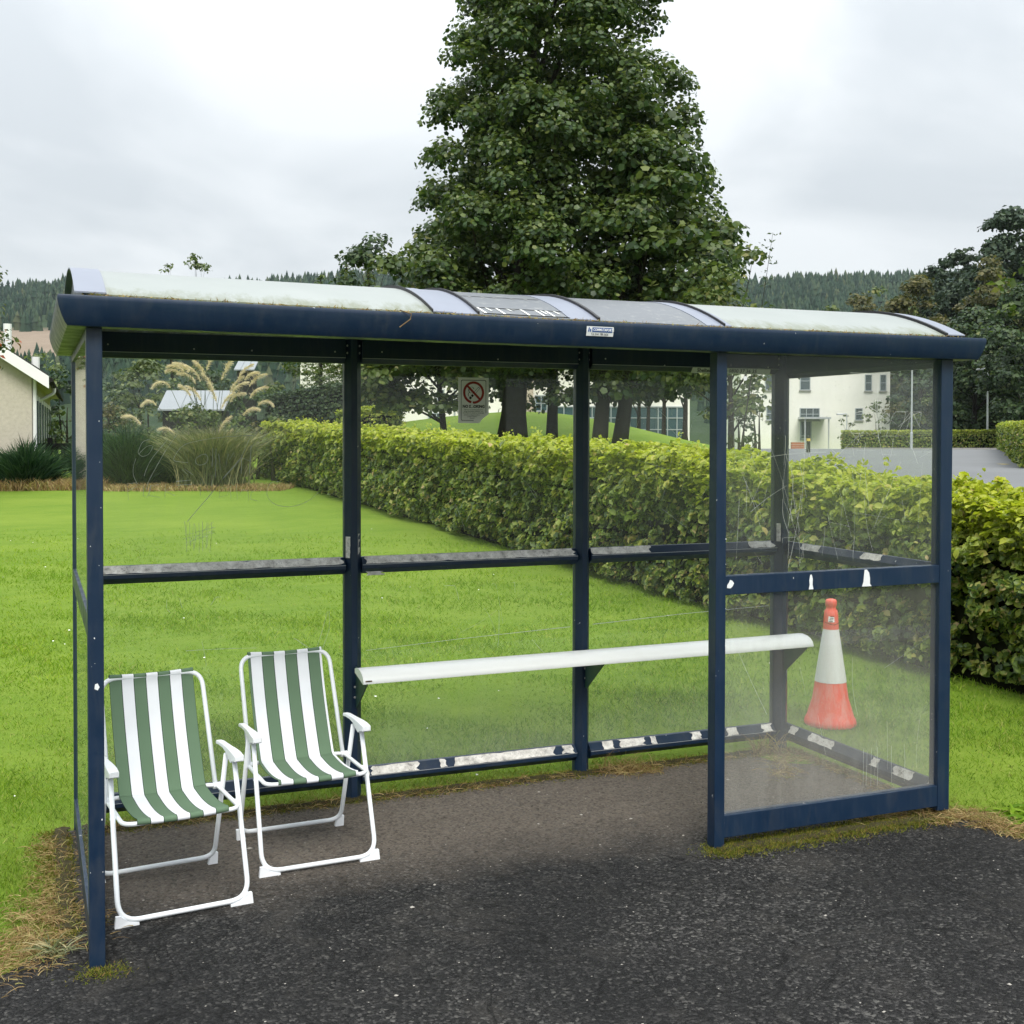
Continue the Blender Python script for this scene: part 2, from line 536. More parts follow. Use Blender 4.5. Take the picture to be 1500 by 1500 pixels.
def asphalt():
    t = NT('asphalt'); vec = t.coord('Object')
    vo = t.n('ShaderNodeTexVoronoi'); vo.inputs['Scale'].default_value = 98; vo.inputs['Randomness'].default_value = 1.0
    t.l(vec, vo.inputs['Vector'])
    sp = t.n('ShaderNodeSeparateColor'); t.l(vo.outputs['Color'], sp.inputs[0])
    big = t.noise(vec, .9, 5, .6)
    c = t.ramp(sp.outputs[0], [(0.0, (.012, .012, .012)), (.55, (.024, .0235, .023)), (.78, (.042, .041, .040)), (.93, (.074, .071, .068)), (1.0, (.135, .13, .12))])
    c = t.mix(t.ramp(big, [(.38, 0.0), (.62, .6)]), c, (.011, .011, .0115))
    c = t.mix(t.ramp(t.noise(vec, 2.3, 6, .7, .8), [(.54, 0.0), (.70, .5)]), c, (.052, .048, .043))
    c = t.mix(t.ramp(t.noise(vec, 1.3, 2, .5, 3.0), [(.490, 0.0), (.497, .75), (.504, .75), (.511, 0.0)]), c, (.008, .008, .008))
    # dust trodden in on the dry standing area under the roof
    x = t.n('ShaderNodeSeparateXYZ'); t.l(vec, x.inputs[0])
    wob = t.math('MULTIPLY', t.math('SUBTRACT', t.noise(vec, 2.6, 5, .65), .5), .55)
    fy = t.math('MULTIPLY_ADD', t.math('ADD', t.math('SUBTRACT', x.outputs['Y'], .16), wob), 2.0, .25, clamp=True)
    fx1 = t.math('MULTIPLY_ADD', t.math('ADD', x.outputs['X'], wob), 4.0, .2, clamp=True)
    fx2 = t.math('MULTIPLY_ADD', t.math('SUBTRACT', 3.9, x.outputs['X']), 5.0, .0, clamp=True)
    dm = t.math('MULTIPLY', t.math('MULTIPLY', fy, fx1), fx2)
    dm = t.math('MULTIPLY', dm, t.math('MULTIPLY_ADD', t.noise(vec, 26, 5, .7), .6, .55), clamp=True)
    grit = t.ramp(sp.outputs[1], [(0.0, .35), (.5, .9), (1.0, 1.0)])
    c = t.mix(t.math('MULTIPLY', t.math('MULTIPLY', dm, grit), .88), c, t.mix(t.noise(vec, 40, 5, .75), (.105, .088, .071), (.225, .19, .156)))
    hgt_ = t.math('ADD', t.math('MULTIPLY', sp.outputs[1], .6), t.math('SUBTRACT', 1.0, vo.outputs['Distance']))
    rough = t.ramp(sp.outputs[2], [(0, .55), (1, .9)])
    return t.done(t.principled(c, rough, .12, 0, t.bump(hgt_, .9, .007)))
M['asphalt'] = asphalt()
def lawn_mat():
    t = NT('lawn_ground'); vec = t.coord()
    n1 = t.noise(vec, .35, 5, .6); n2 = t.noise(vec, 5, 5, .65); n3 = t.noise(t.coord(scale=(1, 1, 1)), 60, 3, .7)
    mow = t.noise(t.coord(scale=(.9, 3.0, 1)), 1.6, 4, .6)
    c = t.mix(n2, (.112, .190, .016), (.185, .268, .030))
    c = t.mix(t.ramp(mow, [(.38, .55), (.6, 0.0)]), c, (.105, .19, .012))
    c = t.mix(t.ramp(n1, [(.45, 0.0), (.75, .5)]), c, (.26, .33, .045))
    c = t.mix(t.ramp(n3, [(.50, 0.0), (.75, .6)]), c, (.11, .19, .014))
    return t.done(t.principled(c, .85, .15, 0, t.bump(t.math('ADD', n3, t.math('MULTIPLY', n2, .6)), .8, .03)))
M['lawn'] = lawn_mat()
M['carpark'] = plain('worn_carpark_asphalt', (.15, .155, .16), .85, .2, var=.18, scale=.25)
M['kerb'] = plain('concrete_kerb', (.30, .29, .27), .85, .2, bump=.2)
M['roadpaint'] = plain('road_paint', (.72, .72, .70), .7, .2, var=.2, scale=3)
M['roadyellow'] = plain('road_yellow', (.62, .48, .12), .7, .2, var=.2, scale=3)
M['grass_weed'] = leafy('grass_blades', [(0, (.105, .185, .010)), (.45, (.20, .305, .018)), (.8, (.29, .385, .032)), (.93, (.36, .41, .07)), (1, (.40, .37, .13))], .38, .6, .12, (.36, .30, .13), .9)
def grass_mat():
    t = NT('grass_blades'); vec = t.coord()
    c = t.ramp(t.attr('rnd'), [(0, (.040, .085, .006)), (.3, (.105, .200, .012)), (.6, (.185, .30, .020)), (.85, (.26, .355, .034)), (.94, (.36, .40, .09)), (1, (.45, .39, .17))])
    p1 = t.noise(vec, .55, 5, .62, .6); p2 = t.noise(vec, 3.6, 5, .65, .4)
    c = t.mix(t.ramp(p1, [(.40, .55), (.56, 0.0)]), c, (.105, .205, .012))
    c = t.mix(t.ramp(p2, [(.56, 0.0), (.74, .55)]), c, (.29, .35, .055))
    c = t.mix(t.ramp(p2, [(.30, .6), (.42, 0.0)]), c, (.075, .15, .012))
    c = t.mix(t.math('MULTIPLY', t.attr('tint'), .9, clamp=True), c, (.36, .30, .13))
    p = t.principled(c, .6, .12)
    tr = t.n('ShaderNodeBsdfTranslucent'); t.l(t.mix(1.0, c, (1.2, 1.3, .7), 'MULTIPLY'), tr.inputs['Color'])
    mx = t.n('ShaderNodeMixShader'); mx.inputs[0].default_value = .36
    t.l(p, mx.inputs[1]); t.l(tr.outputs[0], mx.inputs[2])
    return t.done(mx.outputs[0])
M['grass'] = grass_mat()
M['moss'] = leafy('moss_tufts', [(0, (.055, .075, .012)), (.5, (.13, .15, .02)), (.8, (.22, .20, .04)), (1, (.20, .12, .05))], .25, .7, .1)
M['straw'] = leafy('dead_grass', [(0, (.15, .09, .04)), (.4, (.30, .20, .09)), (.75, (.46, .35, .17)), (1, (.20, .23, .06))], .3, .6, .2)
M['soil'] = plain('bare_soil', (.048, .042, .022), .95, .1, var=.7, scale=45, bump=.9, bscale=120)
M['hedge'] = leafy('hedge_leaves', [(0, (.022, .052, .012)), (.35, (.100, .160, .028)), (.62, (.21, .28, .05)), (.85, (.33, .37, .085)), (.95, (.40, .35, .11)), (1, (.46, .33, .16))], .42, .42, .4, (.44, .47, .04), 1.0)  # yellow tint serves fresh growth and the painted-in bright top
M['hedgecore'] = plain('hedge_twigs', (.010, .011, .006), .95, .02, var=.5, scale=9, bump=.6)
M['bark'] = plain('bark', (.030, .026, .021), .95, .1, var=.45, scale=6, bump=.9, bscale=18)
M['barkpale'] = plain('pale_bark', (.20, .19, .17), .9, .1, var=.45, scale=7, bump=.5, bscale=20)
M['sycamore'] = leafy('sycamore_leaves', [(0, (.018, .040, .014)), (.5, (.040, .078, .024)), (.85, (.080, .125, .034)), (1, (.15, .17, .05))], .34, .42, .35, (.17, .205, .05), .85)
M['lighttree'] = leafy('light_leaves', [(0, (.035, .060, .015)), (.5, (.075, .115, .028)), (.85, (.13, .165, .045)), (1, (.20, .19, .07))], .32, .5, .3)
M['darktree'] = leafy('dark_leaves', [(0, (.016, .034, .015)), (.5, (.036, .066, .026)), (.9, (.068, .105, .038)), (1, (.11, .13, .05))], .25, .5, .3)
M['pine'] = leafy('pine_needles', [(0, (.020, .036, .024)), (.5, (.040, .066, .042)), (1, (.075, .10, .06))], .2, .6, .2)
M['olive'] = leafy('olive_leaves', [(0, (.045, .048, .018)), (.5, (.085, .088, .030)), (1, (.15, .13, .05))], .28, .5, .25)
M['willow'] = leafy('willow_leaves', [(0, (.05, .075, .028)), (.5, (.105, .14, .055)), (1, (.19, .22, .10))], .3, .5, .3)
M['broom'] = leafy('broom_stems', [(0, (.010, .032, .014)), (.5, (.024, .062, .026)), (1, (.05, .10, .035))], .2, .55, .25)
M['pampasleaf'] = leafy('pampas_blades', [(0, (.07, .095, .04)), (.5, (.17, .19, .09)), (.8, (.27, .27, .14)), (1, (.40, .34, .18))], .25, .5, .3)
M['plume'] = leafy('pampas_plume', [(0, (.52, .43, .31)), (.5, (.70, .60, .46)), (1, (.84, .76, .63))], .35, .8, .1)
M['rowan'] = leafy('rowan_leaves', [(0, (.03, .055, .015)), (.6, (.07, .10, .03)), (.92, (.13, .14, .04)), (.96, (.35, .09, .02)), (1, (.35, .07, .02))], .3, .5, .3)
M['conifer'] = leafy('plantation_trees', [(0, (.010, .024, .016)), (.5, (.021, .042, .026)), (.9, (.040, .062, .034)), (1, (.062, .072, .038))], .0, .9, .1)
def hill_mat():
    t = NT('hillside'); vec = t.coord()
    n = t.noise(vec, .012, 6, .65); n2 = t.noise(vec, .08, 5, .7)
    green = t.mix(n2, (.020, .040, .022), (.045, .065, .030))
    c = t.mix(t.attr('tint'), green, t.mix(n2, (.17, .13, .095), (.26, .21, .16)))
    return t.done(t.principled(c, .95, .05, 0, t.bump(n2, .6, 3.0)))
M['hill'] = hill_mat()
M['harl'] = plain('pebble_dash', (.44, .40, .34), .95, .1, var=.22, scale=14, bump=.7, bscale=45)
M['whitewall'] = plain('white_render', (.78, .76, .70), .9, .1, var=.05, scale=.6)
M['stone'] = plain('beige_stone', (.44, .37, .30), .9, .1, var=.2, scale=3)
M['roofdark'] = plain('dark_roof_tiles', (.035, .034, .036), .8, .2, var=.35, scale=10, bump=.5, bscale=20)
M['metalroof'] = plain('grey_sheet_roof', (.26, .28, .30), .6, .4, var=.08, scale=2)
M['whitewood'] = plain('white_boards', (.72, .73, .72), .5, .4, var=.06)
M['darkwood'] = plain('dark_fence_wood', (.020, .020, .018), .9, .1, var=.4, scale=5)
M['greywood'] = plain('grey_wood', (.20, .17, .13), .9, .1, var=.3, scale=5)
def winglass():
    t = NT('window_glass')
    c = t.mix(t.noise(t.coord(), .8, 3), (.03, .045, .05), (.09, .12, .13))
    return t.done(t.principled(c, .08, .6))
M['winglass'] = winglass()
M['tealglass'] = plain('teal_glazing', (.035, .075, .085), .12, .6, var=.4, scale=.6)
M['winframe'] = plain('grey_frames', (.33, .37, .38), .5, .4)
M['galv'] = plain('galvanised_steel', (.48, .50, .52), .4, .5, metal=.4)
M['brick'] = plain('orange_brick', (.40, .17, .10), .9, .1, var=.2, scale=6)
def cone_mat(name, col, wear):
    t = NT(name); vec = t.coord()
    n = t.noise(t.coord(scale=(9, 9, 2)), 3, 5, .7)
    c = t.mix(t.ramp(n, [(.42, 0.0), (.72, wear)]), col, (.60, .50, .46))
    return t.done(t.principled(c, .5, .35, 0, t.bump(t.noise(vec, 90, 3), .1, .002)))
M['coneorange'] = cone_mat('cone_orange', (.80, .075, .035), .45)
M['conewhite'] = cone_mat('cone_white_sleeve', (.70, .70, .70), .25)
M['berry'] = plain('petal_white', (.85, .85, .80), .6, .2)
M['chip'] = plain('stone_chips', (.34, .32, .29), .9, .1, var=.4, scale=30)
M['leaflitter'] = plain('fallen_leaf', (.40, .30, .14), .8, .1, var=.3, scale=20)

# ------------------------------------------------------------------ ground
def yf(x):
    return -0.02106 * x * x + 0.13145 * x - 0.197     # front line of the shelter, very slightly bowed

def build_lawn():
    rad = np.concatenate([[0.0], np.geomspace(.8, 1500, 210)])
    ang = np.concatenate([np.linspace(-45, 45, 181), np.linspace(48, 312, 67)]) * math.pi / 180
    A, R = np.meshgrid(ang, rad)
    X = CAM[0] + R * (np.cos(A) * HX + np.sin(A) * HY)
    Y = CAM[1] + R * (np.cos(A) * HY - np.sin(A) * HX)
    Z = hgt(X, Y) - .02
    Z += np.where(R > 6, .012 * np.sin(X * 1.9 + np.sin(Y * 1.1)) * np.sin(Y * 1.3 + np.sin(X * .8)), 0)
    nr, na = X.shape
    V = np.stack([X, Y, Z], -1).reshape(-1, 3)
    i, j = np.meshgrid(np.arange(nr - 1), np.arange(na), indexing='ij')
    j2 = (j + 1) % na
    F = np.stack([i * na + j, (i + 1) * na + j, (i + 1) * na + j2, i * na + j2], -1).reshape(-1, 4)
    me = np_mesh('lawn', V, F[:, ::-1], M['lawn'])
    me.polygons.foreach_set('use_smooth', [True] * len(me.polygons))
    o = link_mesh('lawn', me)
    tag(o, 'bright green mown lawn rising gently behind the bus shelter', 'lawn', kind='structure')
build_lawn()

EDGE_L = [(-14, -.75), (-6, -.5), (-2, -.30), (-1.0, -.24), (-.55, -.21), (-.27, -.14), (-.15, -.01), (-.07, .10), (-.035, .25), (-.02, .6), (-.02, 1.262)]
EDGE_R = [(3.80, 1.262), (3.805, .6), (3.812, .06), (3.822, -.16), (3.80, -.34), (3.87, -.5), (4.1, -.68), (4.6, -.85), (6, -1.05), (14, -1.4)]
def build_path():
    pts = EDGE_L + EDGE_R
    fine = []
    for a, b in zip(pts[:-1], pts[1:]):
        n = max(1, int(math.hypot(b[0] - a[0], b[1] - a[1]) / .06)) if max(abs(a[0]), abs(b[0])) < 4.7 else 1
        for k in range(n):
            t = k / n
            fine.append((a[0] + (b[0] - a[0]) * t + random.uniform(-.012, .012), a[1] + (b[1] - a[1]) * t + random.uniform(-.012, .012)))
    fine.append(pts[-1])
    fine += [(14, -14), (-14, -14)]
    b = MB()
    b.prism([(x, y, -.12) for x, y in fine], [(x, y, 0.0) for x, y in fine])
    o = b.build('footpath', M['asphalt'])
    tag(o, 'dark tarmac footpath running under and in front of the shelter', 'footpath', kind='structure')
build_path()

# ------------------------------------------------------------------ bus shelter
D = 1.269
XW = 3.763
shelter = thing('bus_shelter', 'navy blue framed glass bus shelter with curved white roof', 'bus shelter', (0, 0, 0))
NAVY = M['navy']

# posts
MB().box(0, .05, yf(0), yf(0) + .06, -.04, 2.12).build('post', NAVY, shelter, bevel=.003)
MB().box(2.502, 2.551, yf(2.52), yf(2.52) + .06, -.04, 2.12).build('post', NAVY, shelter, bevel=.003)
MB().box(3.696, XW, yf(3.73), yf(3.73) + .06, .02, 2.12).build('post', NAVY, shelter, bevel=.003)
def back_post(x0, x1):
    xm = (x0 + x1) / 2
    pl = [(x0, D + .035), (x0, D), (xm - .014, D - .034), (xm + .014, D - .034), (x1, D), (x1, D + .035)]
    return MB().prism([(x, y, -.05) for x, y in pl], [(x, y, 2.205) for x, y in pl]).build('post', NAVY, shelter, bevel=.002)
BACK = [(0.0, .078), (1.222, 1.304), (2.446, 2.525), (3.668, XW)]
for a, b in BACK:
    back_post(a, b)

# rails of the back wall, one piece per bay
def yz_rail(x0, x1, z0, z1, d=.032):
    mid = (z1 - z0)
    pr = [(D + .03, z0), (D + .001, z0), (D - d, z0 + mid * .33), (D - d, z1 - mid * .42), (D + .001, z1), (D + .03, z1)]
    return MB().prism([(x0, y, z) for y, z in pr], [(x1, y, z) for y, z in pr])
BAYS = [(.078, 1.222), (1.304, 2.446), (2.525, 3.668)]
for x0, x1 in BAYS:
    for z0, z1 in ((.056, .138), (1.081, 1.161)):
        yz_rail(x0, x1, z0, z1).build('rail', NAVY, shelter, bevel=.002)
        MB().box(x0, x1, D - .0335, D - .0315, z1 - .0365, z1 - .0345).build('glazing_bead', M['galv'], shelter)
    pr = [(D + .03, 2.091), (D + .001, 2.091), (D - .030, 2.115), (D - .030, 2.204), (D + .03, 2.204)]
    MB().prism([(x0, y, z) for y, z in pr], [(x1, y, z) for y, z in pr]).build('rail', NAVY, shelter, bevel=.002)
    MB().box(x0, x1, D - .0325, D - .0295, 2.1145, 2.1165).build('glazing_bead', M['galv'], shelter)

# end frames: rails along Y at the two ends
def end_rail(side, z0, z1, top=False):
    y0, y1 = (yf(0) + .058, D - .001) if side < 0 else (yf(3.73) + .058, D - .001)
    d = .045
    mid = z1 - z0
    pr = [(0, z0), (.020, z0), (d, z0 + mid * .33), (d, z1 - mid * .42), (.020, z1), (0, z1)]
    if top: pr = [(0, z0), (.020, z0), (d, z0 + .024), (d, z1), (0, z1)]
    xx = lambda q: (.001 + q) if side < 0 else (XW - .001 - q)
    return MB().prism([(xx(q), y0, z) for q, z in pr], [(xx(q), y1, z) for q, z in pr]).build('rail', NAVY, shelter, bevel=.002)
for sd in (-1, 1):
    end_rail(sd, .045, .138); end_rail(sd, 1.081, 1.158); end_rail(sd, 2.066, 2.204, True)

# front screen on the right: flat rails
for z0, z1 in ((.041, .136), (1.076, 1.156)):
    MB().box(2.5505, 3.6965, .004, .052, z0, z1).build('rail', NAVY, shelter, bevel=.002)

# panes
GL_CLEAR = glass('clear_glass', .018, low=.015, lowz=.9, seed=1.0)
GL_CLEAR2 = glass('clear_glass_scratched', .026, low=.01, lowz=1.2, seed=5.0)
GL_LOWER = glass('splashed_glass', .024, low=.09, lowz=.75, seed=3.0)
GL_HAZY = glass('hazy_glass', .036, low=.0, seed=8.0, scale=2.2, spots=.045)
GL_MILK = glass('milky_glass', .060, (.66, .64, .59), low=.13, lowz=1.0, seed=11.0, scale=2.4, spots=.035)
GL_END = glass('end_glass', .03, seed=14.0, scale=4.0)
panes = {}
def pane(key, x0, x1, y0, y1, z0, z1, mat):
    o = MB().box(x0, x1, y0, y1, z0, z1).build('pane', mat, shelter)
    panes[key] = o
    return o
for k, (x0, x1) in enumerate(BAYS):
    pane(('back_up', k), x0 - .006, x1 + .006, D + .008, D + .014, 1.155, 2.097, [GL_CLEAR2, GL_CLEAR, GL_HAZY][k])
    pane(('back_lo', k), x0 - .006, x1 + .006, D + .008, D + .014, .132, 1.087, [GL_LOWER, GL_LOWER, GL_LOWER][k])
pane('left_up', .008, .014, yf(0) + .05, D + .006, 1.152, 2.072, GL_END)
pane('left_lo', .008, .014, yf(0) + .05, D + .006, .132, 1.087, GL_END)
pane('right_up', XW - .014, XW - .008, .05, D + .006, 1.152, 2.072, GL_HAZY)
pane('right_lo', XW - .014, XW - .008, .05, D + .006, .132, 1.087, GL_LOWER)
pane('front_up', 2.545, 3.702, .025, .031, 1.150, 2.11, GL_HAZY)
pane('front_lo', 2.545, 3.702, .025, .031, .130, 1.082, GL_MILK)

# fascia gutter round all four sides, mitred
PROF = [(.030, 2.100), (.058, 2.101), (.066, 2.112), (.076, 2.135), (.084, 2.160), (.088, 2.182), (.088, 2.193), (.084, 2.198), (.050, 2.199), (.046, 2.190), (.042, 2.110), (-.035, 2.110), (-.035, 2.100)]
XR0 = 3.80
def yb(x): return D + .055
fx = np.linspace(0, XR0, 14)
def fline(o):
    xs = np.linspace(-o, XR0 + o, 14)
    return [(x, yf(min(max(x, 0), XR0)) - .0 - o * .8) for x in xs]
def bline(o):
    return [(-o, yb(0) + o), (XR0 + o, yb(0) + o)]
def ring(rows):
    b = MB()
    n = len(rows[0])
    b.strip([list(col) for col in zip(*rows)], closed=True)
    k = len(rows)
    b.f.append(tuple(range(k))[::-1]); b.mi.append(0)
    b.f.append(tuple(range(len(b.v) - k, len(b.v)))); b.mi.append(0)
    return b
ring([[(x, y, z) for x, y in fline(o)] for o, z in PROF]).build('fascia', NAVY, shelter, auto=42)
ring([[(x, y, z) for x, y in bline(o)] for o, z in PROF]).build('fascia', NAVY, shelter, auto=42)
for sgn in (-1, 1):
    rows = []
    for o, z in PROF:
        fl, bl = fline(o), bline(o)
        rows.append([(fl[0][0], fl[0][1], z), (bl[0][0], bl[0][1], z)] if sgn < 0 else [(fl[-1][0], fl[-1][1], z), (bl[1][0], bl[1][1], z)])
    ring(rows).build('fascia', NAVY, shelter, auto=42)

# curved roof sheets between seams
def arch(x, t, lift=0.0):
    y0, y1 = yf(x) - .030, D + .085
    y = y0 + (y1 - y0) * t
    z = 2.203 + .160 * 4 * t * (1 - t)
    return (x, y, z + lift)
def roof_piece(name, x0, x1, mat, lift=0.0, thick=.005, nx=6, t0=0.0, t1=1.0, nt_=22):
    b = MB()
    xs = np.linspace(x0, x1, nx); ts = np.linspace(t0, t1, nt_)
    top = [[arch(x, t, lift) for t in ts] for x in xs]
    bot = [[arch(x, t, lift - thick) for t in ts] for x in xs]
    b.strip(top); b.strip([r[::-1] for r in bot])
    for a, c in ((top[0], bot[0]), (bot[-1], top[-1])):
        b.strip([a, c])
    b.strip([[r[0] for r in bot], [r[0] for r in top]])
    b.strip([[r[-1] for r in top], [r[-1] for r in bot]])
    return b.build(name, mat, shelter, smooth=False)
secs = [(-.036, .063, 'lavender', .010), (.063, 1.217, 'roofwhite', .004), (1.217, 1.297, 'lavender', .009), (1.297, 1.404, 'lavender', .006),
        (1.404, 1.793, 'solar', .004), (1.793, 1.925, 'lavender', .006), (1.925, 2.43, 'solar', .004), (2.43, 2.52, 'lavender', .006),
        (2.52, 2.555, 'lavender', .008), (2.555, 3.689, 'roofwhite', .004), (3.704, 3.801, 'lavender', .010)]
for x0, x1, mt, lf in secs:
    o = roof_piece('roof_panel', x0, x1 - .0015, M[mt], lf)
    for p in o.data.polygons: p.use_smooth = abs(p.normal.x) < .5 and p.area > 1e-5
for x, w in ((1.215, .004), (1.402, .008), (1.923, .012), (2.518, .008), (3.697, .014)):
    roof_piece('roof_seam', x - w / 2, x + w / 2, M['black'], .016, .012, 2)
# end gables closing the arch
for x in (-.012, 3.778):
    ts = np.linspace(.01, .99, 20)
    a = [(x, arch(x, t)[1], arch(x, t)[2] + .002) for t in ts] + [(x, arch(x, .99)[1], 2.112), (x, arch(x, .01)[1], 2.112)]
    MB().prism(a, [(p[0] + .012, p[1], p[2]) for p in a]).build('gable_plate', NAVY, shelter)
# pale line pattern left on the grey middle sheet
def roof_mark(xa, ta, xb, tb, w=.008):
    n = 6
    pa = [np.array(arch(xa + (xb - xa) * k / n, ta + (tb - ta) * k / n, .0052)) for k in range(n + 1)]
    d = pa[-1] - pa[0]; sd = np.cross(d, (0, 0, 1.0)); sd = sd / (np.linalg.norm(sd) + 1e-9) * w / 2
    MB().strip([[p - sd for p in pa], [p + sd for p in pa]]).build('pale_marking', M['white_line'], shelter)
roof_mark(1.43, .012, 1.80, .012, .012)
roof_mark(1.42, .062, 1.80, .062, .007)
for xb_, t0_, t1_ in ((1.44, .012, .062), (1.475, .035, .062), (1.52, .012, .062), (1.565, .04, .062), (1.585, .05, .062), (1.625, .012, .062), (1.69, .012, .062), (1.712, .03, .062), (1.735, .012, .062), (1.77, .035, .062)):
    roof_mark(xb_, t0_, xb_ - .012, t1_, .011)
roof_mark(1.42, .20, 1.78, .20, .007)
for xb_ in (1.47, 1.53, 1.58, 1.66, 1.72): roof_mark(xb_, .185, xb_ - .01, .20, .010)
# grime and leaf crumbs caught in the gutter edge
def gutter_debris():
    P, Dd = [], []
    for _ in range(1500):
        x = random.uniform(0, 3.75)
        if random.random() < .35: x = random.choice((.2, .7, 1.15, 1.5, 1.9, 2.5, 3.2)) + random.gauss(0, .12)
        if not -.02 < x < 3.78: continue
        P.append((x, yf(x) - .046 + random.uniform(0, .026), 2.1985 + random.uniform(0, .006)))
        Dd.append((random.gauss(0, 1), random.gauss(0, .6), abs(random.gauss(0, .5))))
    n = len(P)
    me = blade_mesh('gutter_debris', np.array(P), np.array(Dd), rng.uniform(.006, .022, n), rng.uniform(.003, .007, n), M['straw'], 1, .1)
    o = link_mesh('gutter_debris', me, shelter); o['kind'] = 'stuff'
gutter_debris()
MB().tube([(1.075, yf(1.07) - .060, 2.205), (1.11, yf(1.1) - .092, 2.19), (1.105, yf(1.1) - .094, 2.17), (1.065, yf(1.07) - .090, 2.140)], .0022, 5).build('twig', M['debris'], shelter)

# bolts and bright fixings
def bolt(x, y, z, axis='y', r=.006):
    b = MB()
    rows = []
    for rr, d in ((r, 0), (r, .002), (r * .6, .004), (.0001, .0045)):
        rows.append([(x + rr * math.cos(a), y - d, z + rr * math.sin(a)) if axis == 'y' else (x - d, y + rr * math.cos(a), z + rr * math.sin(a)) for a in np.linspace(0, 2 * math.pi, 9)[:-1]])
    b.strip(rows, closed=True)
    return b.build('bolt', M['bolt'], shelter)
for bx in (.15, .52, .78, 1.17, 1.40, 2.0, 2.6, 2.95, 3.3, 3.6):
    bolt(bx, D - .030, 2.118 + random.uniform(-.002, .03), r=.004)
for bx in (1.235, 1.292, 2.46, 2.512, 3.68, 3.735):
    for bz in (2.14, 2.175): bolt(bx, D - .014, bz, r=.006)
for x in (1.263, 2.486):
    for z in (.49, .54): bolt(x + .002, D - .034, z, r=.006)

# worn tape patches lying on the sloping faces of the rails
def ragged(a0, a1, frac=(0.0, 1.0)):
    """rows of (along, across) points with torn, uneven ends and edges"""
    rows = []
    n = max(3, int(abs(a1 - a0) / .035))
    sg_ = 1 if a1 > a0 else -1
    e = min(.022, abs(a1 - a0) * .22)
    for v in (0, .25, .5, .75, 1):
        b0, b1 = a0 + sg_ * random.uniform(-.2, 1) * e, a1 - sg_ * random.uniform(-.2, 1) * e
        rows.append([(b0 + (b1 - b0) * k / n, frac[0] + (frac[1] - frac[0]) * min(1, max(0, v + (random.gauss(0, .05) if v in (0, 1) else 0) * (1 if v == 0 else -1)))) for k in range(n + 1)])
    return rows
def sill_tape(x0, x1, z1, mid, frac=(0.0, 1.0)):
    """on the upper slope of a back rail whose top is z1 and height mid"""
    def pt(p):
        y = D + .001 + (-.033) * (1 - p[1]); z = z1 - mid * .42 * (1 - p[1])
        return (p[0], y - .0022, z + .0022)
    MB().strip([[pt(p) for p in r] for r in ragged(x0, x1, frac)]).build('worn_tape', M['tape'], shelter)
sill_tape(.082, 1.218, 1.161, .08); sill_tape(1.308, 2.44, 1.161, .08); sill_tape(2.53, 2.885, 1.161, .08); sill_tape(3.48, 3.66, 1.161, .08)
for a, b in ((1.31, 1.34), (1.343, 1.595), (1.70, 1.737), (1.765, 2.33), (2.36, 2.44), (2.60, 2.67), (2.69, 2.85), (2.88, 2.92), (3.13, 3.20), (3.35, 3.43), (3.58, 3.66)):
    sill_tape(a, b, .138, .082)
sill_tape(1.31, 1.41, 1.128, .08, (-.6, -.1))
for x, z0, z1, w in ((1.235, 1.16, 1.262, .018), (1.289, 1.175, 1.275, .014), (3.685, 1.16, 1.26, .016)):
    t = [(x - w / 2 + random.uniform(-.002, .002), D - .0165 - .0, z) for z in np.linspace(z0, z1, 8)]
    s = 1 if x in (1.235, 3.685) else -1
    a = [(x - w / 2, D - .006 - (.018 if s < 0 else .0) - .004, z) for z in np.linspace(z0, z1, 8)]
    b = [(x + w / 2 + random.uniform(-.002, .001), D - .006 - (.0 if s < 0 else .018) - .004, z) for z in np.linspace(z0, z1, 8)]
    MB().strip([a, b]).build('worn_tape', M['tape'], shelter)
def end_tape(y0, y1, z1, mid):
    def pt(p):
        q = .020 + .025 * (1 - p[1]); z = z1 - mid * .42 * (1 - p[1])
        return (XW - .001 - q - .002, p[0], z + .002)
    MB().strip([[pt(p) for p in r] for r in ragged(y0, y1)]).build('worn_tape', M['tape'], shelter)
for a, b in ((1.10, .925), (.60, .434)): end_tape(a, b, 1.158, .077)
for a, b in ((1.20, 1.12), (1.025, .80), (.51, .447), (.345, .195), (.11, .07)): end_tape(a, b, .138, .093)
def flat_patch(outl, y, name='paint_scuff'):
    n = len(outl)
    MB().add([(x, y, z) for x, z in outl], [tuple(range(n))]).build(name, M['label_white'], shelter)
flat_patch([(2.973, 1.080), (2.998, 1.080), (2.993, 1.10), (2.994, 1.125), (2.99, 1.14), (2.986, 1.146), (2.98, 1.143), (2.976, 1.12), (2.978, 1.10)], .0018)
flat_patch([(3.258, 1.079), (3.312, 1.079), (3.302, 1.09), (3.302, 1.115), (3.297, 1.14), (3.285, 1.154), (3.272, 1.154), (3.268, 1.12), (3.266, 1.10)], .0018)
flat_patch([(2.557, 1.106), (2.575, 1.104), (2.585, 1.112), (2.592, 1.125), (2.583, 1.136), (2.572, 1.14), (2.566, 1.128), (2.558, 1.118)], .0018)
flat_patch([(.020, .92), (.030, .915), (.036, .925), (.030, .938), (.022, .936)], yf(0) - .001)
for _ in range(18):
    which = random.choice((0, 1))
    if which == 0:
        x, z, y = random.uniform(.004, .046), random.uniform(.1, 2.05), yf(0) - .0012
    else:
        x, z, y = random.choice((2.503, 2.549)) + random.uniform(-.001, .004) * (1 if random.random() < .5 else 0), random.uniform(.1, 2.0), yf(2.52) - .0012
    r = random.uniform(.001, .0028)
    flat_patch([(x + r * math.cos(a) * random.uniform(.5, 1), z + r * 1.6 * math.sin(a) * random.uniform(.6, 1)) for a in np.linspace(0, 2 * math.pi, 7)[:-1]], y, 'paint_chip')

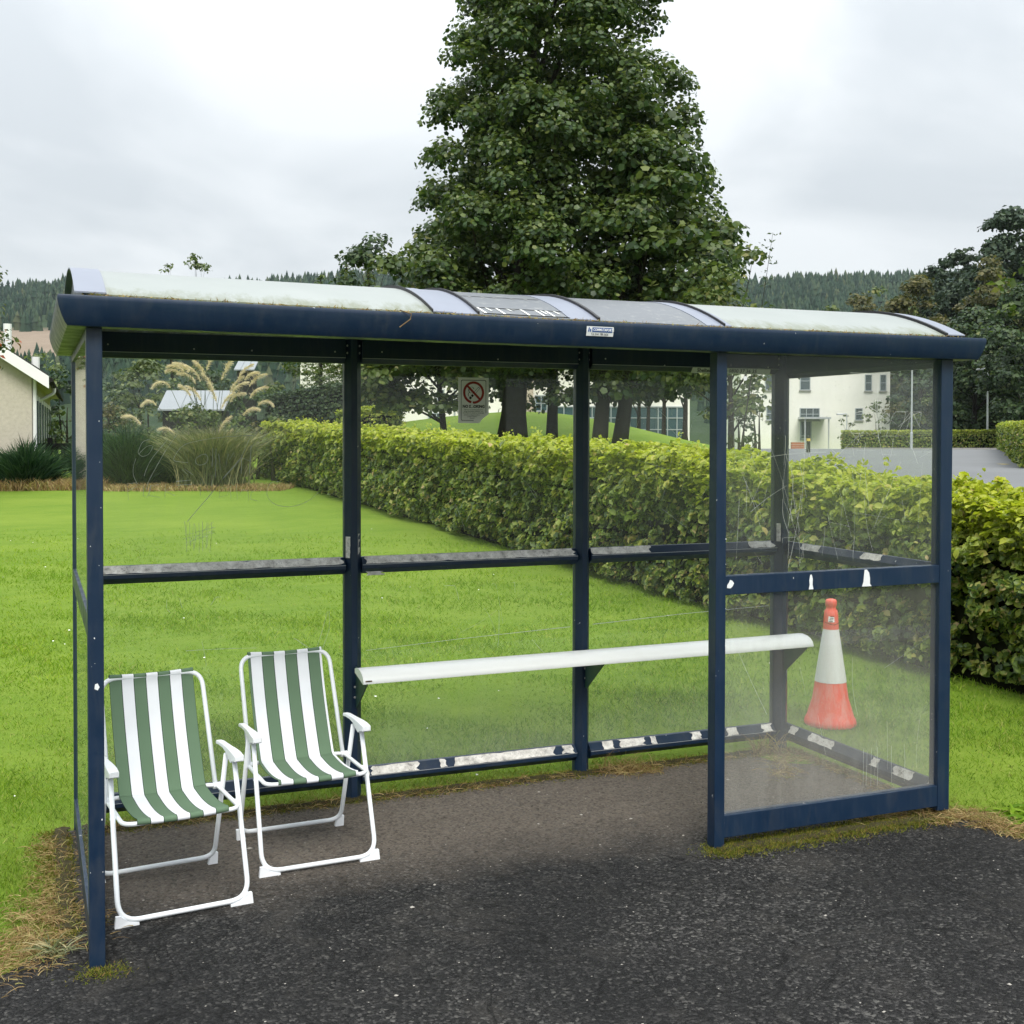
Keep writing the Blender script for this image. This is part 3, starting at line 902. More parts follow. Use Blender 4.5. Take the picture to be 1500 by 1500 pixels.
# lettering
def text_obj(s, size, mat, parent, loc, rot, name='lettering', xscale=1.0, shear=0.0, align='LEFT', spacing=1.0, bold=0.0):
    cu = bpy.data.curves.new(name, 'FONT'); cu.body = s; cu.size = size; cu.extrude = .0002; cu.shear = shear
    cu.align_x = align; cu.space_character = spacing; cu.offset = bold; cu.resolution_u = 2
    tmp = bpy.data.objects.new('tmp', cu); COL.objects.link(tmp)
    dg = bpy.context.evaluated_depsgraph_get()
    me = bpy.data.meshes.new_from_object(tmp.evaluated_get(dg))
    bpy.data.objects.remove(tmp); bpy.data.curves.remove(cu)
    me.name = name; me.materials.clear(); me.materials.append(mat)
    o = link_mesh(name, me, parent, loc)
    o.rotation_euler = rot; o.scale = (xscale, 1, 1)
    return o
RX = math.pi / 2
# maker's label on the fascia
yl = yf(1.9) - .0735
tilt = -.0
lab = MB((1.847, yl, 2.142))
def fy(z, extra): # follow the fascia face
    o_ = np.interp(z, [2.135, 2.160, 2.182], [.076, .084, .088])
    return yf(1.9) - o_ * .8 - extra
lab.strip([[(1.847, yf(1.847) - np.interp(z, [2.135, 2.16, 2.182], [.076, .084, .088]) * .8 - .0035, z), (1.968, yf(1.968) - np.interp(z, [2.135, 2.16, 2.182], [.076, .084, .088]) * .8 - .0035, z)] for z in (2.1415, 2.160, 2.1785)])
lab_o = lab.build('maker_label', M['label_white'], shelter, loc=(1.847, yl, 2.142))
lab_o['label'] = 'small white and blue maker label on the front fascia'
def lpt(x, z, e=.0045):
    return np.array((x, yf(x) - np.interp(z, [2.135, 2.16, 2.182], [.076, .084, .088]) * .8 - e, z)) - np.array((1.847, yl, 2.142))
MB().strip([[lpt(1.872, 2.1565), lpt(1.962, 2.1565)], [lpt(1.872, 2.1745), lpt(1.962, 2.1745)]]).build('blue_band', M['label_blue'], lab_o)
MB().strip([[lpt(1.853, 2.1575), lpt(1.858, 2.1575)], [lpt(1.856, 2.174), lpt(1.861, 2.174)]]).build('emblem', M['label_blue'], lab_o)
MB().strip([[lpt(1.861, 2.1575), lpt(1.867, 2.1575)], [lpt(1.861, 2.168), lpt(1.867, 2.168)]]).build('emblem', M['label_blue'], lab_o)
az = math.atan2(yf(1.96) - yf(1.85), .11)
p = lpt(1.875, 2.1610, .0060)
text_obj('COMMUTAPORTS', .0145, M['label_white'], lab_o, p, (RX, 0, az), xscale=.80, shear=.15, bold=.0003)
p = lpt(1.868, 2.1450, .0055)
text_obj('Tel: 0141 780 3636', .0120, M['sign_black'], lab_o, p, (RX, 0, az), xscale=.82)
# hotline strip
hs = MB((3.113, D - .036, 2.084))
hs.prism([(3.108, D - .034, 2.0835), (3.606, D - .034, 2.0835), (3.614, D - .034, 2.1135), (3.120, D - .034, 2.1135)][::-1], [(3.108, D - .036, 2.0835), (3.606, D - .036, 2.0835), (3.614, D - .036, 2.1135), (3.120, D - .036, 2.1135)][::-1])
hso = hs.build('hotline_strip', M['strip_white'], shelter, loc=(3.113, D - .036, 2.084))
hso['label'] = 'pale strip with shelter hotline number under the top rail'
text_obj('Shelter Hotline 0800 37 36 35', .0275, M['sign_black'], hso, (.030, -.0008, .0065), (RX, 0, 0), shear=.2, xscale=1.12, bold=.0004)
# small round sticker
MB().lathe([(.010, 0), (.0001, .0004)], n=14).build('round_sticker', M['label_white'], shelter, loc=(2.655, .0225, 1.995)).rotation_euler = (RX, 0, 0)

# scratches in the glass, each stroke a thin line standing just off the pane
def stroke(pane_key, pts, y, w=.0016, closed=False):
    P = [np.array((x, y, z)) for x, z in pts]
    rows = [[], []]
    for i, p in enumerate(P):
        t = P[min(i + 1, len(P) - 1)] - P[max(i - 1, 0)]
        n_ = np.array((-t[2], 0, t[0])); n_ /= (np.linalg.norm(n_) + 1e-9)
        ww = w * random.uniform(.6, 1.2)
        rows[0].append(p - n_ * ww / 2); rows[1].append(p + n_ * ww / 2)
    MB().strip(rows).build('scratch', M['scratch'], panes[pane_key])
def arc(cx, cz, rx, rz, a0, a1, n=14):
    return [(cx + rx * math.cos(math.radians(a0 + (a1 - a0) * k / n)), cz + rz * math.sin(math.radians(a0 + (a1 - a0) * k / n))) for k in range(n + 1)]
YB_ = D + .0068
K0 = ('back_up', 0)
def jit(pts, a=.002): return [(x + random.gauss(0, a), z + random.gauss(0, a)) for x, z in pts]
SCR = [
    [(0.33, 1.728), (0.299, 1.716), (0.281, 1.679), (0.281, 1.663), (0.299, 1.651), (0.325, 1.663), (0.34, 1.69), (0.335, 1.7), (0.315, 1.695), (0.294, 1.676), (0.281, 1.66)],
    [(0.407, 1.727), (0.371, 1.684), (0.335, 1.636), (0.314, 1.594), (0.304, 1.562)],
    [(0.449, 1.751), (0.402, 1.684), (0.36, 1.609), (0.324, 1.54), (0.314, 1.503)],
    [(0.269, 1.642), (0.258, 1.605), (0.258, 1.568), (0.268, 1.541), (0.278, 1.525)],
    [(0.591, 1.73), (0.533, 1.719), (0.485, 1.705), (0.454, 1.678), (0.433, 1.635), (0.464, 1.625), (0.496, 1.622)],
    [(0.591, 1.73), (0.666, 1.74), (0.779, 1.746), (0.796, 1.743)],
    [(0.554, 1.656), (0.532, 1.64), (0.532, 1.619), (0.548, 1.61), (0.575, 1.618), (0.585, 1.64), (0.575, 1.659), (0.554, 1.656)],
    [(0.607, 1.689), (0.604, 1.602)],
    [(0.622, 1.686), (0.618, 1.553)],
    [(0.633, 1.661), (0.644, 1.585), (0.652, 1.656), (0.663, 1.585), (0.676, 1.661), (0.682, 1.634), (0.703, 1.667), (0.706, 1.645)],
    [(0.738, 1.655), (0.736, 1.568)],
    [(0.782, 1.699), (0.773, 1.57)],
    [(0.733, 1.644), (0.774, 1.628)],
    [(0.779, 1.741), (0.736, 1.644), (0.665, 1.563), (0.606, 1.488)],
    [(0.734, 1.635), (0.647, 1.54), (0.585, 1.461), (0.538, 1.407), (0.492, 1.352)],
    [(0.443, 1.536), (0.508, 1.542)],
    [(0.443, 1.519), (0.512, 1.522)],
    [(0.47, 1.59), (0.5, 1.562)],
    [(0.481, 1.593), (0.519, 1.565)],
    [(0.236, 1.456), (0.231, 1.528), (0.27, 1.533), (0.273, 1.514), (0.236, 1.499)],
    [(0.303, 1.521), (0.299, 1.474), (0.318, 1.466), (0.333, 1.521)],
    [(0.367, 1.524), (0.333, 1.517), (0.326, 1.474), (0.371, 1.465)],
    [(0.397, 1.524), (0.393, 1.465)],
    [(0.431, 1.519), (0.395, 1.492), (0.439, 1.472)],
    [(0.55, 1.47), (0.55, 1.557), (0.6, 1.461), (0.602, 1.564)],
    [(0.679, 1.508), (0.639, 1.5), (0.635, 1.46), (0.671, 1.468), (0.687, 1.515), (0.688, 1.455)],
    [(0.714, 1.515), (0.718, 1.451), (0.742, 1.495), (0.766, 1.49), (0.77, 1.442)],
    [(0.806, 1.494), (0.782, 1.482), (0.777, 1.45), (0.809, 1.441)],
    [(0.91, 1.528), (0.87, 1.521), (0.854, 1.473), (0.878, 1.432), (0.926, 1.413), (0.984, 1.413), (1.05, 1.436), (1.099, 1.476)],
    [(0.48, 1.353), (0.491, 1.242), (0.608, 1.349), (0.592, 1.21)],
]
def smooth_line(pts, n=5):
    P = [np.array(p) for p in pts]
    if len(P) < 3: return [tuple(p) for p in P]
    res = []
    for i in range(len(P) - 1):
        a, b, c, d = P[max(i - 1, 0)], P[i], P[i + 1], P[min(i + 2, len(P) - 1)]
        for k in range(n):
            t = k / n
            res.append(tuple(.5 * ((2 * b) + (c - a) * t + (2 * a - 5 * b + 4 * c - d) * t * t + (3 * b - a - 3 * c + d) * t ** 3)))
    res.append(tuple(P[-1]))
    return res
for i, pts in enumerate(SCR):
    stroke(K0, smooth_line(pts) if i in (0, 1, 2, 3, 4, 6, 28) else pts, YB_, .0024 if i < 16 else .0016)
for k in range(9):      # hatched patch
    x = .49 + k * .0135 + random.uniform(-.004, .004)
    stroke(K0, jit([(x, 1.345), (x + .002, 1.29), (x, 1.215 + random.uniform(-.01, .03))], .003), YB_, .0014)
for k in range(3):
    stroke(K0, jit([(.48, 1.25 + k * .02), (.55, 1.27 + k * .02), (.61, 1.30 + k * .012)], .004), YB_, .0012)
def wild(key, x0, x1, z0, z1, n, y, w=.0013, vert=.5):
    for _ in range(n):
        x, z = random.uniform(x0, x1), random.uniform(z0, z1)
        L = random.uniform(.05, .35)
        a = random.gauss(math.pi / 2, .35) if random.random() < vert else random.uniform(0, math.pi)
        bend = random.gauss(0, .10)
        pts = []
        for k in range(7):
            t = k / 6
            pts.append((min(max(x + L * t * math.cos(a + bend * t), x0), x1), min(max(z + L * t * math.sin(a + bend * t), z0), z1)))
        stroke(key, pts, y, w * random.uniform(.6, 1.3))
wild('front_up', 2.60, 3.66, 1.19, 1.75, 40, .0238, .0007)
wild('front_up', 3.05, 3.60, 1.60, 1.86, 22, .0238, .0011, .3)
wild('front_up', 2.85, 2.96, 1.17, 1.75, 16, .0238, .0009, .6)
wild('front_lo', 2.60, 3.66, .2, 1.02, 8, .0238, .0007, .4)
for x in (3.29, 3.31, 3.335, 3.37, 3.45, 3.52):
    stroke('front_lo', jit([(x, .34), (x + .002, .26), (x, .17)], .002), .0238, .0010)
for pts in ([(3.34, 1.92), (3.352, 1.80), (3.37, 1.76), (3.366, 1.87)], [(3.31, 1.88), (3.35, 1.86), (3.39, 1.83)], [(3.20, 2.03), (3.45, 2.03)], [(3.352, 1.98), (3.356, 1.78), (3.36, 1.74)]):
    stroke('front_up', pts, .0238, .0020)
wild(('back_up', 1), 1.4, 2.4, 1.25, 1.6, 12, YB_, .0014)
wild(('back_up', 2), 2.6, 3.6, 1.25, 1.9, 18, YB_, .0014)
wild(('back_lo', 1), 1.4, 2.4, .3, 1.0, 7, YB_, .0013)
wild(('back_lo', 0), .4, 1.15, .5, 1.0, 8, YB_, .0013, .2)
stroke(('back_lo', 1), [(1.33, .705), (1.8, .73), (2.42, .755)], YB_, .003)
stroke(('back_lo', 2), [(2.55, .76), (3.1, .785), (3.64, .80)], YB_, .003)

# ------------------------------------------------------------------ no smoking notice fixed inside the back glass
sg = thing('no_smoking_sign', 'white no smoking notice with red ring on the back glass', 'sign', (1.880, D - .004, 1.809))
W_, H_ = .1615, .2265
pl = [(-W_ / 2, 0), (W_ * .20, 0), (W_ * .27, .018), (W_ * .40, .034), (W_ / 2, .044), (W_ / 2, H_), (-W_ / 2, H_)]
MB().prism([(x, .0025, z) for x, z in pl][::-1], [(x, .0, z) for x, z in pl][::-1]).build('plate', M['sign_white'], sg)
def flat_ring(cx, cz, r0, r1, n=40, a0=0, a1=360, y=-.0006):
    rows = [[(cx + r * math.cos(math.radians(a0 + (a1 - a0) * k / n)), y, cz + r * math.sin(math.radians(a0 + (a1 - a0) * k / n))) for k in range(n + 1)] for r in (r0, r1)]
    return MB().strip(rows)
rc, zc_ = 0.0, .152
flat_ring(rc, zc_, .044, .056, a0=-96, a1=256).build('red_ring', M['sign_red'], sg)
a = math.radians(-45)
dv, pv = np.array((math.cos(a), math.sin(a))), np.array((-math.sin(a), math.cos(a)))
bar = [np.array((rc, zc_)) + s * dv * .046 + q * pv * .0055 for s, q in ((-1, -1), (1, -1), (1, 1), (-1, 1))]
MB().add([(p[0], -.0012, p[1]) for p in bar], [(0, 1, 2, 3)]).build('red_slash', M['sign_red'], sg)
def cig(s0, s1, w, mat, nm, y=-.0007, hollow=False):
    d2, p2 = np.array((math.cos(math.radians(48)), math.sin(math.radians(48)))), np.array((-math.sin(math.radians(48)), math.cos(math.radians(48))))
    c = np.array((rc + .002, zc_ - .006))
    q = [c + d2 * s_ + p2 * t_ for s_, t_ in ((s0, -w), (s1, -w), (s1, w), (s0, w))]
    MB().add([(p[0], y, p[1]) for p in q], [(0, 1, 2, 3)]).build(nm, mat, sg)
cig(-.034, .042, .0058, M['sign_black'], 'cigarette')
cig(-.008, .040, .0040, M['sign_white'], 'cigarette_paper', -.0009)
cig(-.022, -.019, .0058, M['sign_white'], 'cigarette_paper', -.0009)
MB().strip([[(x - .0016, -.0007, z) for x, z in arc(-.012, zc_ + .012, .014, .016, 20, 250)], [(x + .0022, -.0007, z) for x, z in arc(-.012, zc_ + .012, .014, .016, 20, 250)]]).build('smoke_curl', M['sign_black'], sg)
MB().strip([[(x, -.0007, z) for x, z in arc(-.018, zc_ - .010, .012, .012, 60, 250)], [(x + .003, -.0007, z) for x, z in arc(-.018, zc_ - .010, .012, .012, 60, 250)]]).build('smoke_curl', M['sign_black'], sg)
# printed border
fr = fillet([(0, .012), (-W_ / 2 + .014, .012), (-W_ / 2 + .014, H_ - .012), (W_ / 2 - .014, H_ - .012), (W_ / 2 - .014, .05)], .008, 4)
MB().strip([[(p[0] * 1.0, -.0006, p[1]) for p in fr], [(p[0] * .965, -.0006, .1 + (p[1] - .1) * .975) for p in fr]]).build('border_line', M['sign_black'], sg)
text_obj('NO SMOKING', .0200, M['sign_black'], sg, (0, -.0012, .076), (RX, 0, 0), align='CENTER', xscale=.92, bold=.0008)
MB().add([(x, -.0016, z) for x, z in ((-.018, .078), (-.004, .078), (.0, .090), (-.002, .098), (-.008, .100), (-.013, .092))], [tuple(range(6))]).build('torn_patch', M['sign_white'], sg)
for k, (s_, zz) in enumerate((('There is no smoking allowed in', .064), ('these bus shelter premises. It is', .056), ('an offence to smoke or knowingly', .048), ('permit smoking in shelters', .038), ('Contact Shelters', .030), ('Council', .022))):
    text_obj(s_, .0078, M['sign_black'], sg, (-.008 if k > 2 else 0, -.001, zz), (RX, 0, 0), 'small_print', align='CENTER', xscale=1.02)

# ------------------------------------------------------------------ perch bench
bn = thing('perch_bench', 'long narrow white perch bench bolted to the shelter back posts', 'bench', (2.48, 1.1, 0))
bpr = [(1.150, .650), (1.125, .657), (1.09, .660), (1.05, .656), (1.02, .646), (1.0, .630), (.992, .612), (.994, .604), (1.005, .602), (1.05, .612), (1.15, .630)]
x0, x1 = 1.242, 3.735
def bslope(x): return (x - 1.24) / 2.5 * .010 - .003
MB((2.48, 1.1, 0)).prism([(x0, y, z + bslope(x0)) for y, z in bpr], [(x1, y, z + bslope(x1)) for y, z in bpr]).build('seat_plank', M['bench_white'], bn, auto=40)
for bx in (1.268, 2.487, 3.712):
    tri = [(D - .034, .640), (D - .034, .44), (D - .05, .44), (1.02, .600), (1.02, .612)]
    MB((2.48, 1.1, 0)).prism([(bx, y, z) for y, z in tri], [(bx + .006, y, z) for y, z in tri]).build('bracket', M['green_bracket'], bn)
for sx in (1.252, 1.262):
    MB((2.48, 1.1, 0)).box(sx, sx + .02, .990, .9925, .612, .618).build('scuff', M['debris'], bn)

# ------------------------------------------------------------------ folding chairs
def make_chair(shift):
    t = thing('folding_chair', 'x', 'chair', (0, 0, 0))
    T, PL = M['chairtube'], M['chairplastic']
    r = .0095
    # front leg frame: U standing on the ground
    f = fillet([(-.230, -.055, .500), (-.236, -.235, .018), (.236, -.235, .018), (.230, -.055, .500)], .075, 8)
    MB().tube(f, r, 10).build('front_leg_frame', T, t, smooth=True)
    f = fillet([(-.226, .045, .495), (-.226, .232, .030), (.226, .232, .030), (.226, .045, .495)], .055, 7)
    MB().tube(f, r, 10).build('rear_leg_frame', T, t, smooth=True)
    # seat frame
    sf = fillet([(0, .145, .350), (-.212, .145, .350), (-.212, -.205, .352), (.212, -.205, .352), (.212, .145, .350), (0, .145, .350)], .05, 6)
    MB().tube(sf, .0085, 10, caps=False).build('seat_frame', T, t, smooth=True)
    # back frame
    bf = fillet([(-.205, .125, .345), (-.200, .335, .775), (.200, .335, .775), (.205, .125, .345)], .065, 8)
    MB().tube(bf, r, 10).build('back_frame', T, t, smooth=True)
    for s in (-1, 1):
        # armrest: shaped rail with a deeper nose over the front leg
        b = MB()
        rows = []
        for y, z0, z1, w in ((-.135, .512, .527, .013), (-.128, .505, .530, .018), (-.09, .500, .533, .019), (-.062, .487, .534, .018), (-.03, .492, .534, .016), (.02, .508, .532, .0135), (.07, .514, .530, .0125), (.13, .512, .527, .0125), (.165, .508, .522, .012), (.17, .510, .519, .010)):
            rows.append([(s * .230 - w, y, z0), (s * .230 + w, y, z0), (s * .230 + w, y, z1 - .003), (s * .230 + w * .8, y, z1), (s * .230 - w * .8, y, z1), (s * .230 - w, y, z1 - .003)])
        b.strip(rows, closed=True)
        b.f.append((0, 1, 2, 3, 4, 5)); b.mi.append(0)
        n = len(b.v); b.f.append(tuple(range(n - 6, n))[::-1]); b.mi.append(0)
        b.build('armrest', PL, t, bevel=.002)
        # moulded feet
        fo = [(s * .225, -.245, 0), (s * .262, -.245, 0), (s * .262, -.225, 0), (s * .225, -.225, 0)]
        ft = [(s * .185, -.246, .012), (s * .254, -.244, .055), (s * .254, -.226, .055), (s * .185, -.224, .012)]
        bb = MB()
        bb.prism([(s * .165, -.244, .008), (s * .165, -.244, 0.0), (s * .250, -.244, 0.0), (s * .246, -.242, .040), (s * .228, -.242, .040), (s * .205, -.242, .018)], [(s * .165, -.226, .008), (s * .165, -.226, 0.0), (s * .250, -.226, 0.0), (s * .246, -.228, .040), (s * .228, -.228, .040), (s * .205, -.228, .018)])
        bb.build('foot', PL, t)
        bb = MB()
        bb.prism([(s * .20, .224, .0), (s * .238, .224, .0), (s * .240, .224, .045), (s * .220, .224, .045), (s * .205, .224, .022)], [(s * .20, .242, .0), (s * .238, .242, .0), (s * .240, .242, .045), (s * .220, .242, .045), (s * .205, .242, .022)])
        bb.build('foot', PL, t)
        MB().tube([(s * .224, .128, .350), (s * .196, .128, .350)], .013, 8).build('hinge', PL, t)
        MB().tube([(s * .214, -.100, .352), (s * .240, -.108, .352)], .006, 8).build('hinge', PL, t)
    # sling: seat and backrest cloth, striped, wrapped over the bars
    path = []
    for q in np.linspace(0, 1, 9):   # over front bar
        a = math.radians(-100 + 190 * q)
        path.append((-.205 - .0115 * math.cos(a), .352 + .0115 * math.sin(a)))
    for q in np.linspace(.1, .92, 12):
        path.append((-.205 + .335 * q, .362 - .013 * math.sin(math.pi * q) - .010 * q))
    for q in np.linspace(0, 1, 6)[1:]:
        path.append((.112 + .024 * q, .349 + .012 * q * q))
    for q in np.linspace(.08, .98, 14):
        path.append((.137 + .196 * q + .016 * math.sin(math.pi * q), .360 + .410 * q))
    for q in np.linspace(0, 1, 7):
        a = math.radians(170 - 190 * q)
        path.append((.335 + .0108 * math.cos(a), .775 + .0108 * math.sin(a)))
    ns = 7
    hw = .166
    edges = np.clip(np.linspace(-hw, hw, ns + 1) + shift, -hw, hw) if not shift else np.array([-hw] + list(-hw + .010 + np.arange(7) * (2 * hw - .020) / 6.0) + [hw])
    ns = len(edges) - 1
    cols, mi = [edges[0]], []
    for k in range(ns):
        a, b = edges[k], edges[k + 1]
        for q in (.03, .5, .975, 1.0):
            cols.append(a + (b - a) * q)
            mi.append(2 if q in (.03, 1.0) else (k % 2))
    # thin dark thread only where a green stripe meets white
    seat_end = 9 + 12 + 2
    def cloth(nm, rows):
        b = MB()
        nc = len(cols)
        for i in range(len(rows) - 1):
            for j in range(nc - 1):
                (y0, z0), (y1, z1) = rows[i], rows[i + 1]
                sag = lambda x: .006 * (x / hw) ** 2
                v = [(cols[j], y0, z0 + sag(cols[j])), (cols[j + 1], y0, z0 + sag(cols[j + 1])), (cols[j + 1], y1, z1 + sag(cols[j + 1])), (cols[j], y1, z1 + sag(cols[j]))]
                b.add(v, [(0, 1, 2, 3)], mi[j])
        me_o = b.build(nm, [M['cloth_green'], M['cloth_white'], M['cloth_edge']], t, smooth=True)
        import bmesh
        bm = bmesh.new(); bm.from_mesh(me_o.data); bmesh.ops.remove_doubles(bm, verts=bm.verts, dist=1e-5); bm.to_mesh(me_o.data); bm.free()
        sm = me_o.modifiers.new('cloth_thickness', 'SOLIDIFY'); sm.thickness = .0014
        return me_o
    cloth('seat', path[:seat_end + 1]); cloth('backrest', path[seat_end:])
    return t
ch1 = make_chair(0)
ch2 = make_chair(1)
for c_, loc, rz, lb in ((ch1, (.318, .365, 0), math.radians(6.5), 'green and white striped folding chair standing against the front corner post'),
                        (ch2, (.895, .645, 0), math.radians(3.0), 'green and white striped folding chair standing further back, nearer the bench')):
    c_.location = loc; c_.rotation_euler = (0, 0, rz)
    tag(c_, lb, 'chair', 'striped folding chairs in the shelter')

# ------------------------------------------------------------------ traffic cone on the grass outside the end pane
CX, CY = 4.31, 1.60
cone = thing('traffic_cone', 'tall orange and white traffic cone standing outside the end glass', 'traffic cone', (CX, CY, float(hgt(CX, CY)) - .012))
cprof = lambda z: .122 + (.030 - .122) * (z - .05) / .65
MB().lathe([(.0001, 0), (.150, 0), (.155, .012), (.150, .035), (.138, .055), (.126, .10), (cprof(.16), .16), (cprof(.262), .262)], n=40).build('lower_body', M['coneorange'], cone, auto=50)
MB().lathe([(cprof(.262), .262), (cprof(.262) + .0025, .2625), (cprof(.60) + .0025, .5795), (cprof(.60) - .001, .580)], n=40).build('reflective_sleeve', M['conewhite'], cone, auto=40)
MB().lathe([(cprof(.58), .578), (.0420, .66), (.038, .690), (.030, .698), (.029, .712), (.034, .720), (.034, .745), (.029, .756), (.012, .760), (.0001, .760)], n=32).build('top', M['coneorange'], cone, auto=60)
st = MB()
st.strip([[(cprof(z_ ) * 1.17 * math.sin(a_), -cprof(z_) * 1.17 * math.cos(a_), z_ - .0) for a_ in np.linspace(-1.0, -.2, 7)] for z_ in (.625, .645, .665)])
st.build('sticker', M['sign_white'], cone, smooth=True)
for k in range(4):
    z_ = .628 + k * .009
    MB().strip([[(cprof(q) * 1.19 * math.sin(a_), -cprof(q) * 1.19 * math.cos(a_), q) for a_ in np.linspace(-.9 + .05 * k, -.4 + .06 * k, 4)] for q in (z_, z_ + .004)]).build('sticker_print', M['sign_black'], cone)

# dark scuffed line round the cone top and a numeral worn into its foot
MB().strip([[(.0462 * math.sin(a_) * k_, -.0462 * math.cos(a_) * k_, .606 + .012 * abs(a_ + .3) + dz) for a_ in np.linspace(-1.6, .9, 16)] for k_, dz in ((1.02, 0), (1.01, .003))]).build('scuff_line', M['sign_black'], cone)

# ------------------------------------------------------------------ grass, moss and litter near the shelter
def on_asphalt(x, y):
    """inside the footpath outline (vectorised, near field)"""
    el = np.array(EDGE_L[:-1]); er = np.array(EDGE_R[1:])
    ys = np.interp(x, np.concatenate([el[:8, 0], er[2:, 0]]), np.concatenate([el[:8, 1], er[2:, 1]]))
    inside_pad = (x > np.interp(y, [.1, .25, .6, 1.3], [-.07, -.035, -.02, -.02])) & (x < np.interp(y, [-.4, .06, .6, 1.3], [3.80, 3.812, 3.805, 3.80])) & (y < 1.262)
    left = (x < -.05) & (y < np.interp(x, el[:, 0], el[:, 1]))
    right = (x > 3.8) & (y < np.interp(x, er[3:, 0], er[3:, 1]))
    return inside_pad | left | right | ((x >= -.05) & (x <= 3.8) & (y < 1.262))

def build_grass():
    Ps, Ls, Ws, Ts, Rs = [], [], [], [], []
    for s0, s1, dens, ln, wd in ((3.9, 6.0, 7200, .048, .0030), (6.0, 8.0, 4600, .048, .0038), (8.0, 11.0, 1900, .055, .0062), (11.0, 19.0, 900, .055, .0080)):
        w0 = .47 * s1 + .6
        n = int((s1 - s0) * 2 * w0 * dens)
        s = rng.uniform(s0, s1, n); l = rng.uniform(-w0, w0, n)
        keep = np.abs(l) < .455 * s + .35
        s, l = s[keep], l[keep]
        x = CAM[0] + s * HX + l * HY; y = CAM[1] + s * HY - l * HX
        keep = ~on_asphalt(x, y) & (x < 6.4) & (y < 28.5)
        x, y = x[keep], y[keep]
        # patchy growth
        pn = np.sin(x * 2.3 + 1.3 * np.sin(y * 1.7)) * np.sin(y * 2.9 + 1.1 * np.sin(x * 2.1)) + .5 * np.sin(x * 7 + y * 5)
        ss_ = (x - CAM[0]) * HX + (y - CAM[1]) * HY
        keep = (rng.random(len(x)) < .72 + .28 * pn) & (rng.random(len(x)) < np.clip((19.0 - ss_) / 7.0, 0, 1))
        x, y, pn = x[keep], y[keep], pn[keep]
        z = hgt(x, y) - .022
        Rs.append(rng.random(len(x)) if s0 < 8 else rng.uniform(.22, .95, len(x)) if s0 < 11 else rng.uniform(.36, .90, len(x)))
        Ps.append(np.stack([x, y, z], -1))
        Ls.append(ln * rng.uniform(.5, 1.25, len(x)) * (1 + .30 * pn)); Ws.append(wd * rng.uniform(.7, 1.3, len(x)))
        # worn, strawy margin beside the path and shelter
        d = np.minimum.reduce([np.abs(y - 1.27) + np.where((x > -.1) & (x < 3.9), 0, 9),
                               np.hypot(np.maximum(-.02 - x, 0), np.maximum(y * 0 + .1 - y, 0)) + np.where(y > 1.3, 9, 0) + np.where(x > 0, 9, 0),
                               np.abs(x - 3.8) + np.where(y > .3, 9, 0) + np.where(x < 3.7, 9, 0)])
        Ts.append(np.clip(1.0 - d / .30, 0, 1) * rng.random(len(x)) + (rng.random(len(x)) < .02) * .6)
    P = np.concatenate(Ps); L = np.concatenate(Ls); W = np.concatenate(Ws); T = np.clip(np.concatenate(Ts), 0, 1)
    Dr = rng.normal(size=(len(P), 3)) * np.array([.45, .45, .1]); Dr[:, 2] += 1
    me = blade_mesh('grass', P, Dr, L, W, M['grass'], 2, .30, T, np.concatenate(Rs))
    o = link_mesh('grass', me)
    tag(o, 'short green grass blades covering the lawn round the shelter', 'grass', kind='stuff')
build_grass()

def scatter_line(poly, n, spread, zoff=0.0):
    poly = [np.array(p, float) for p in poly]
    seg = np.array([np.linalg.norm(b - a) for a, b in zip(poly[:-1], poly[1:])])
    idx = rng.choice(len(seg), n, p=seg / seg.sum())
    t = rng.random((n, 1))
    A = np.array(poly)[idx]; B = np.array(poly)[idx + 1]
    P = A + (B - A) * t + rng.normal(size=(n, 2)) * spread
    return np.concatenate([P, np.full((n, 1), zoff)], 1)

def clumpy(P, k, pull):
    """draw points towards k random clump centres"""
    c = P[rng.choice(len(P), k)]
    d = np.linalg.norm(P[:, None, :2] - c[None, :, :2], axis=2)
    return P + (c[d.argmin(1)] - P) * pull * rng.random((len(P), 1))

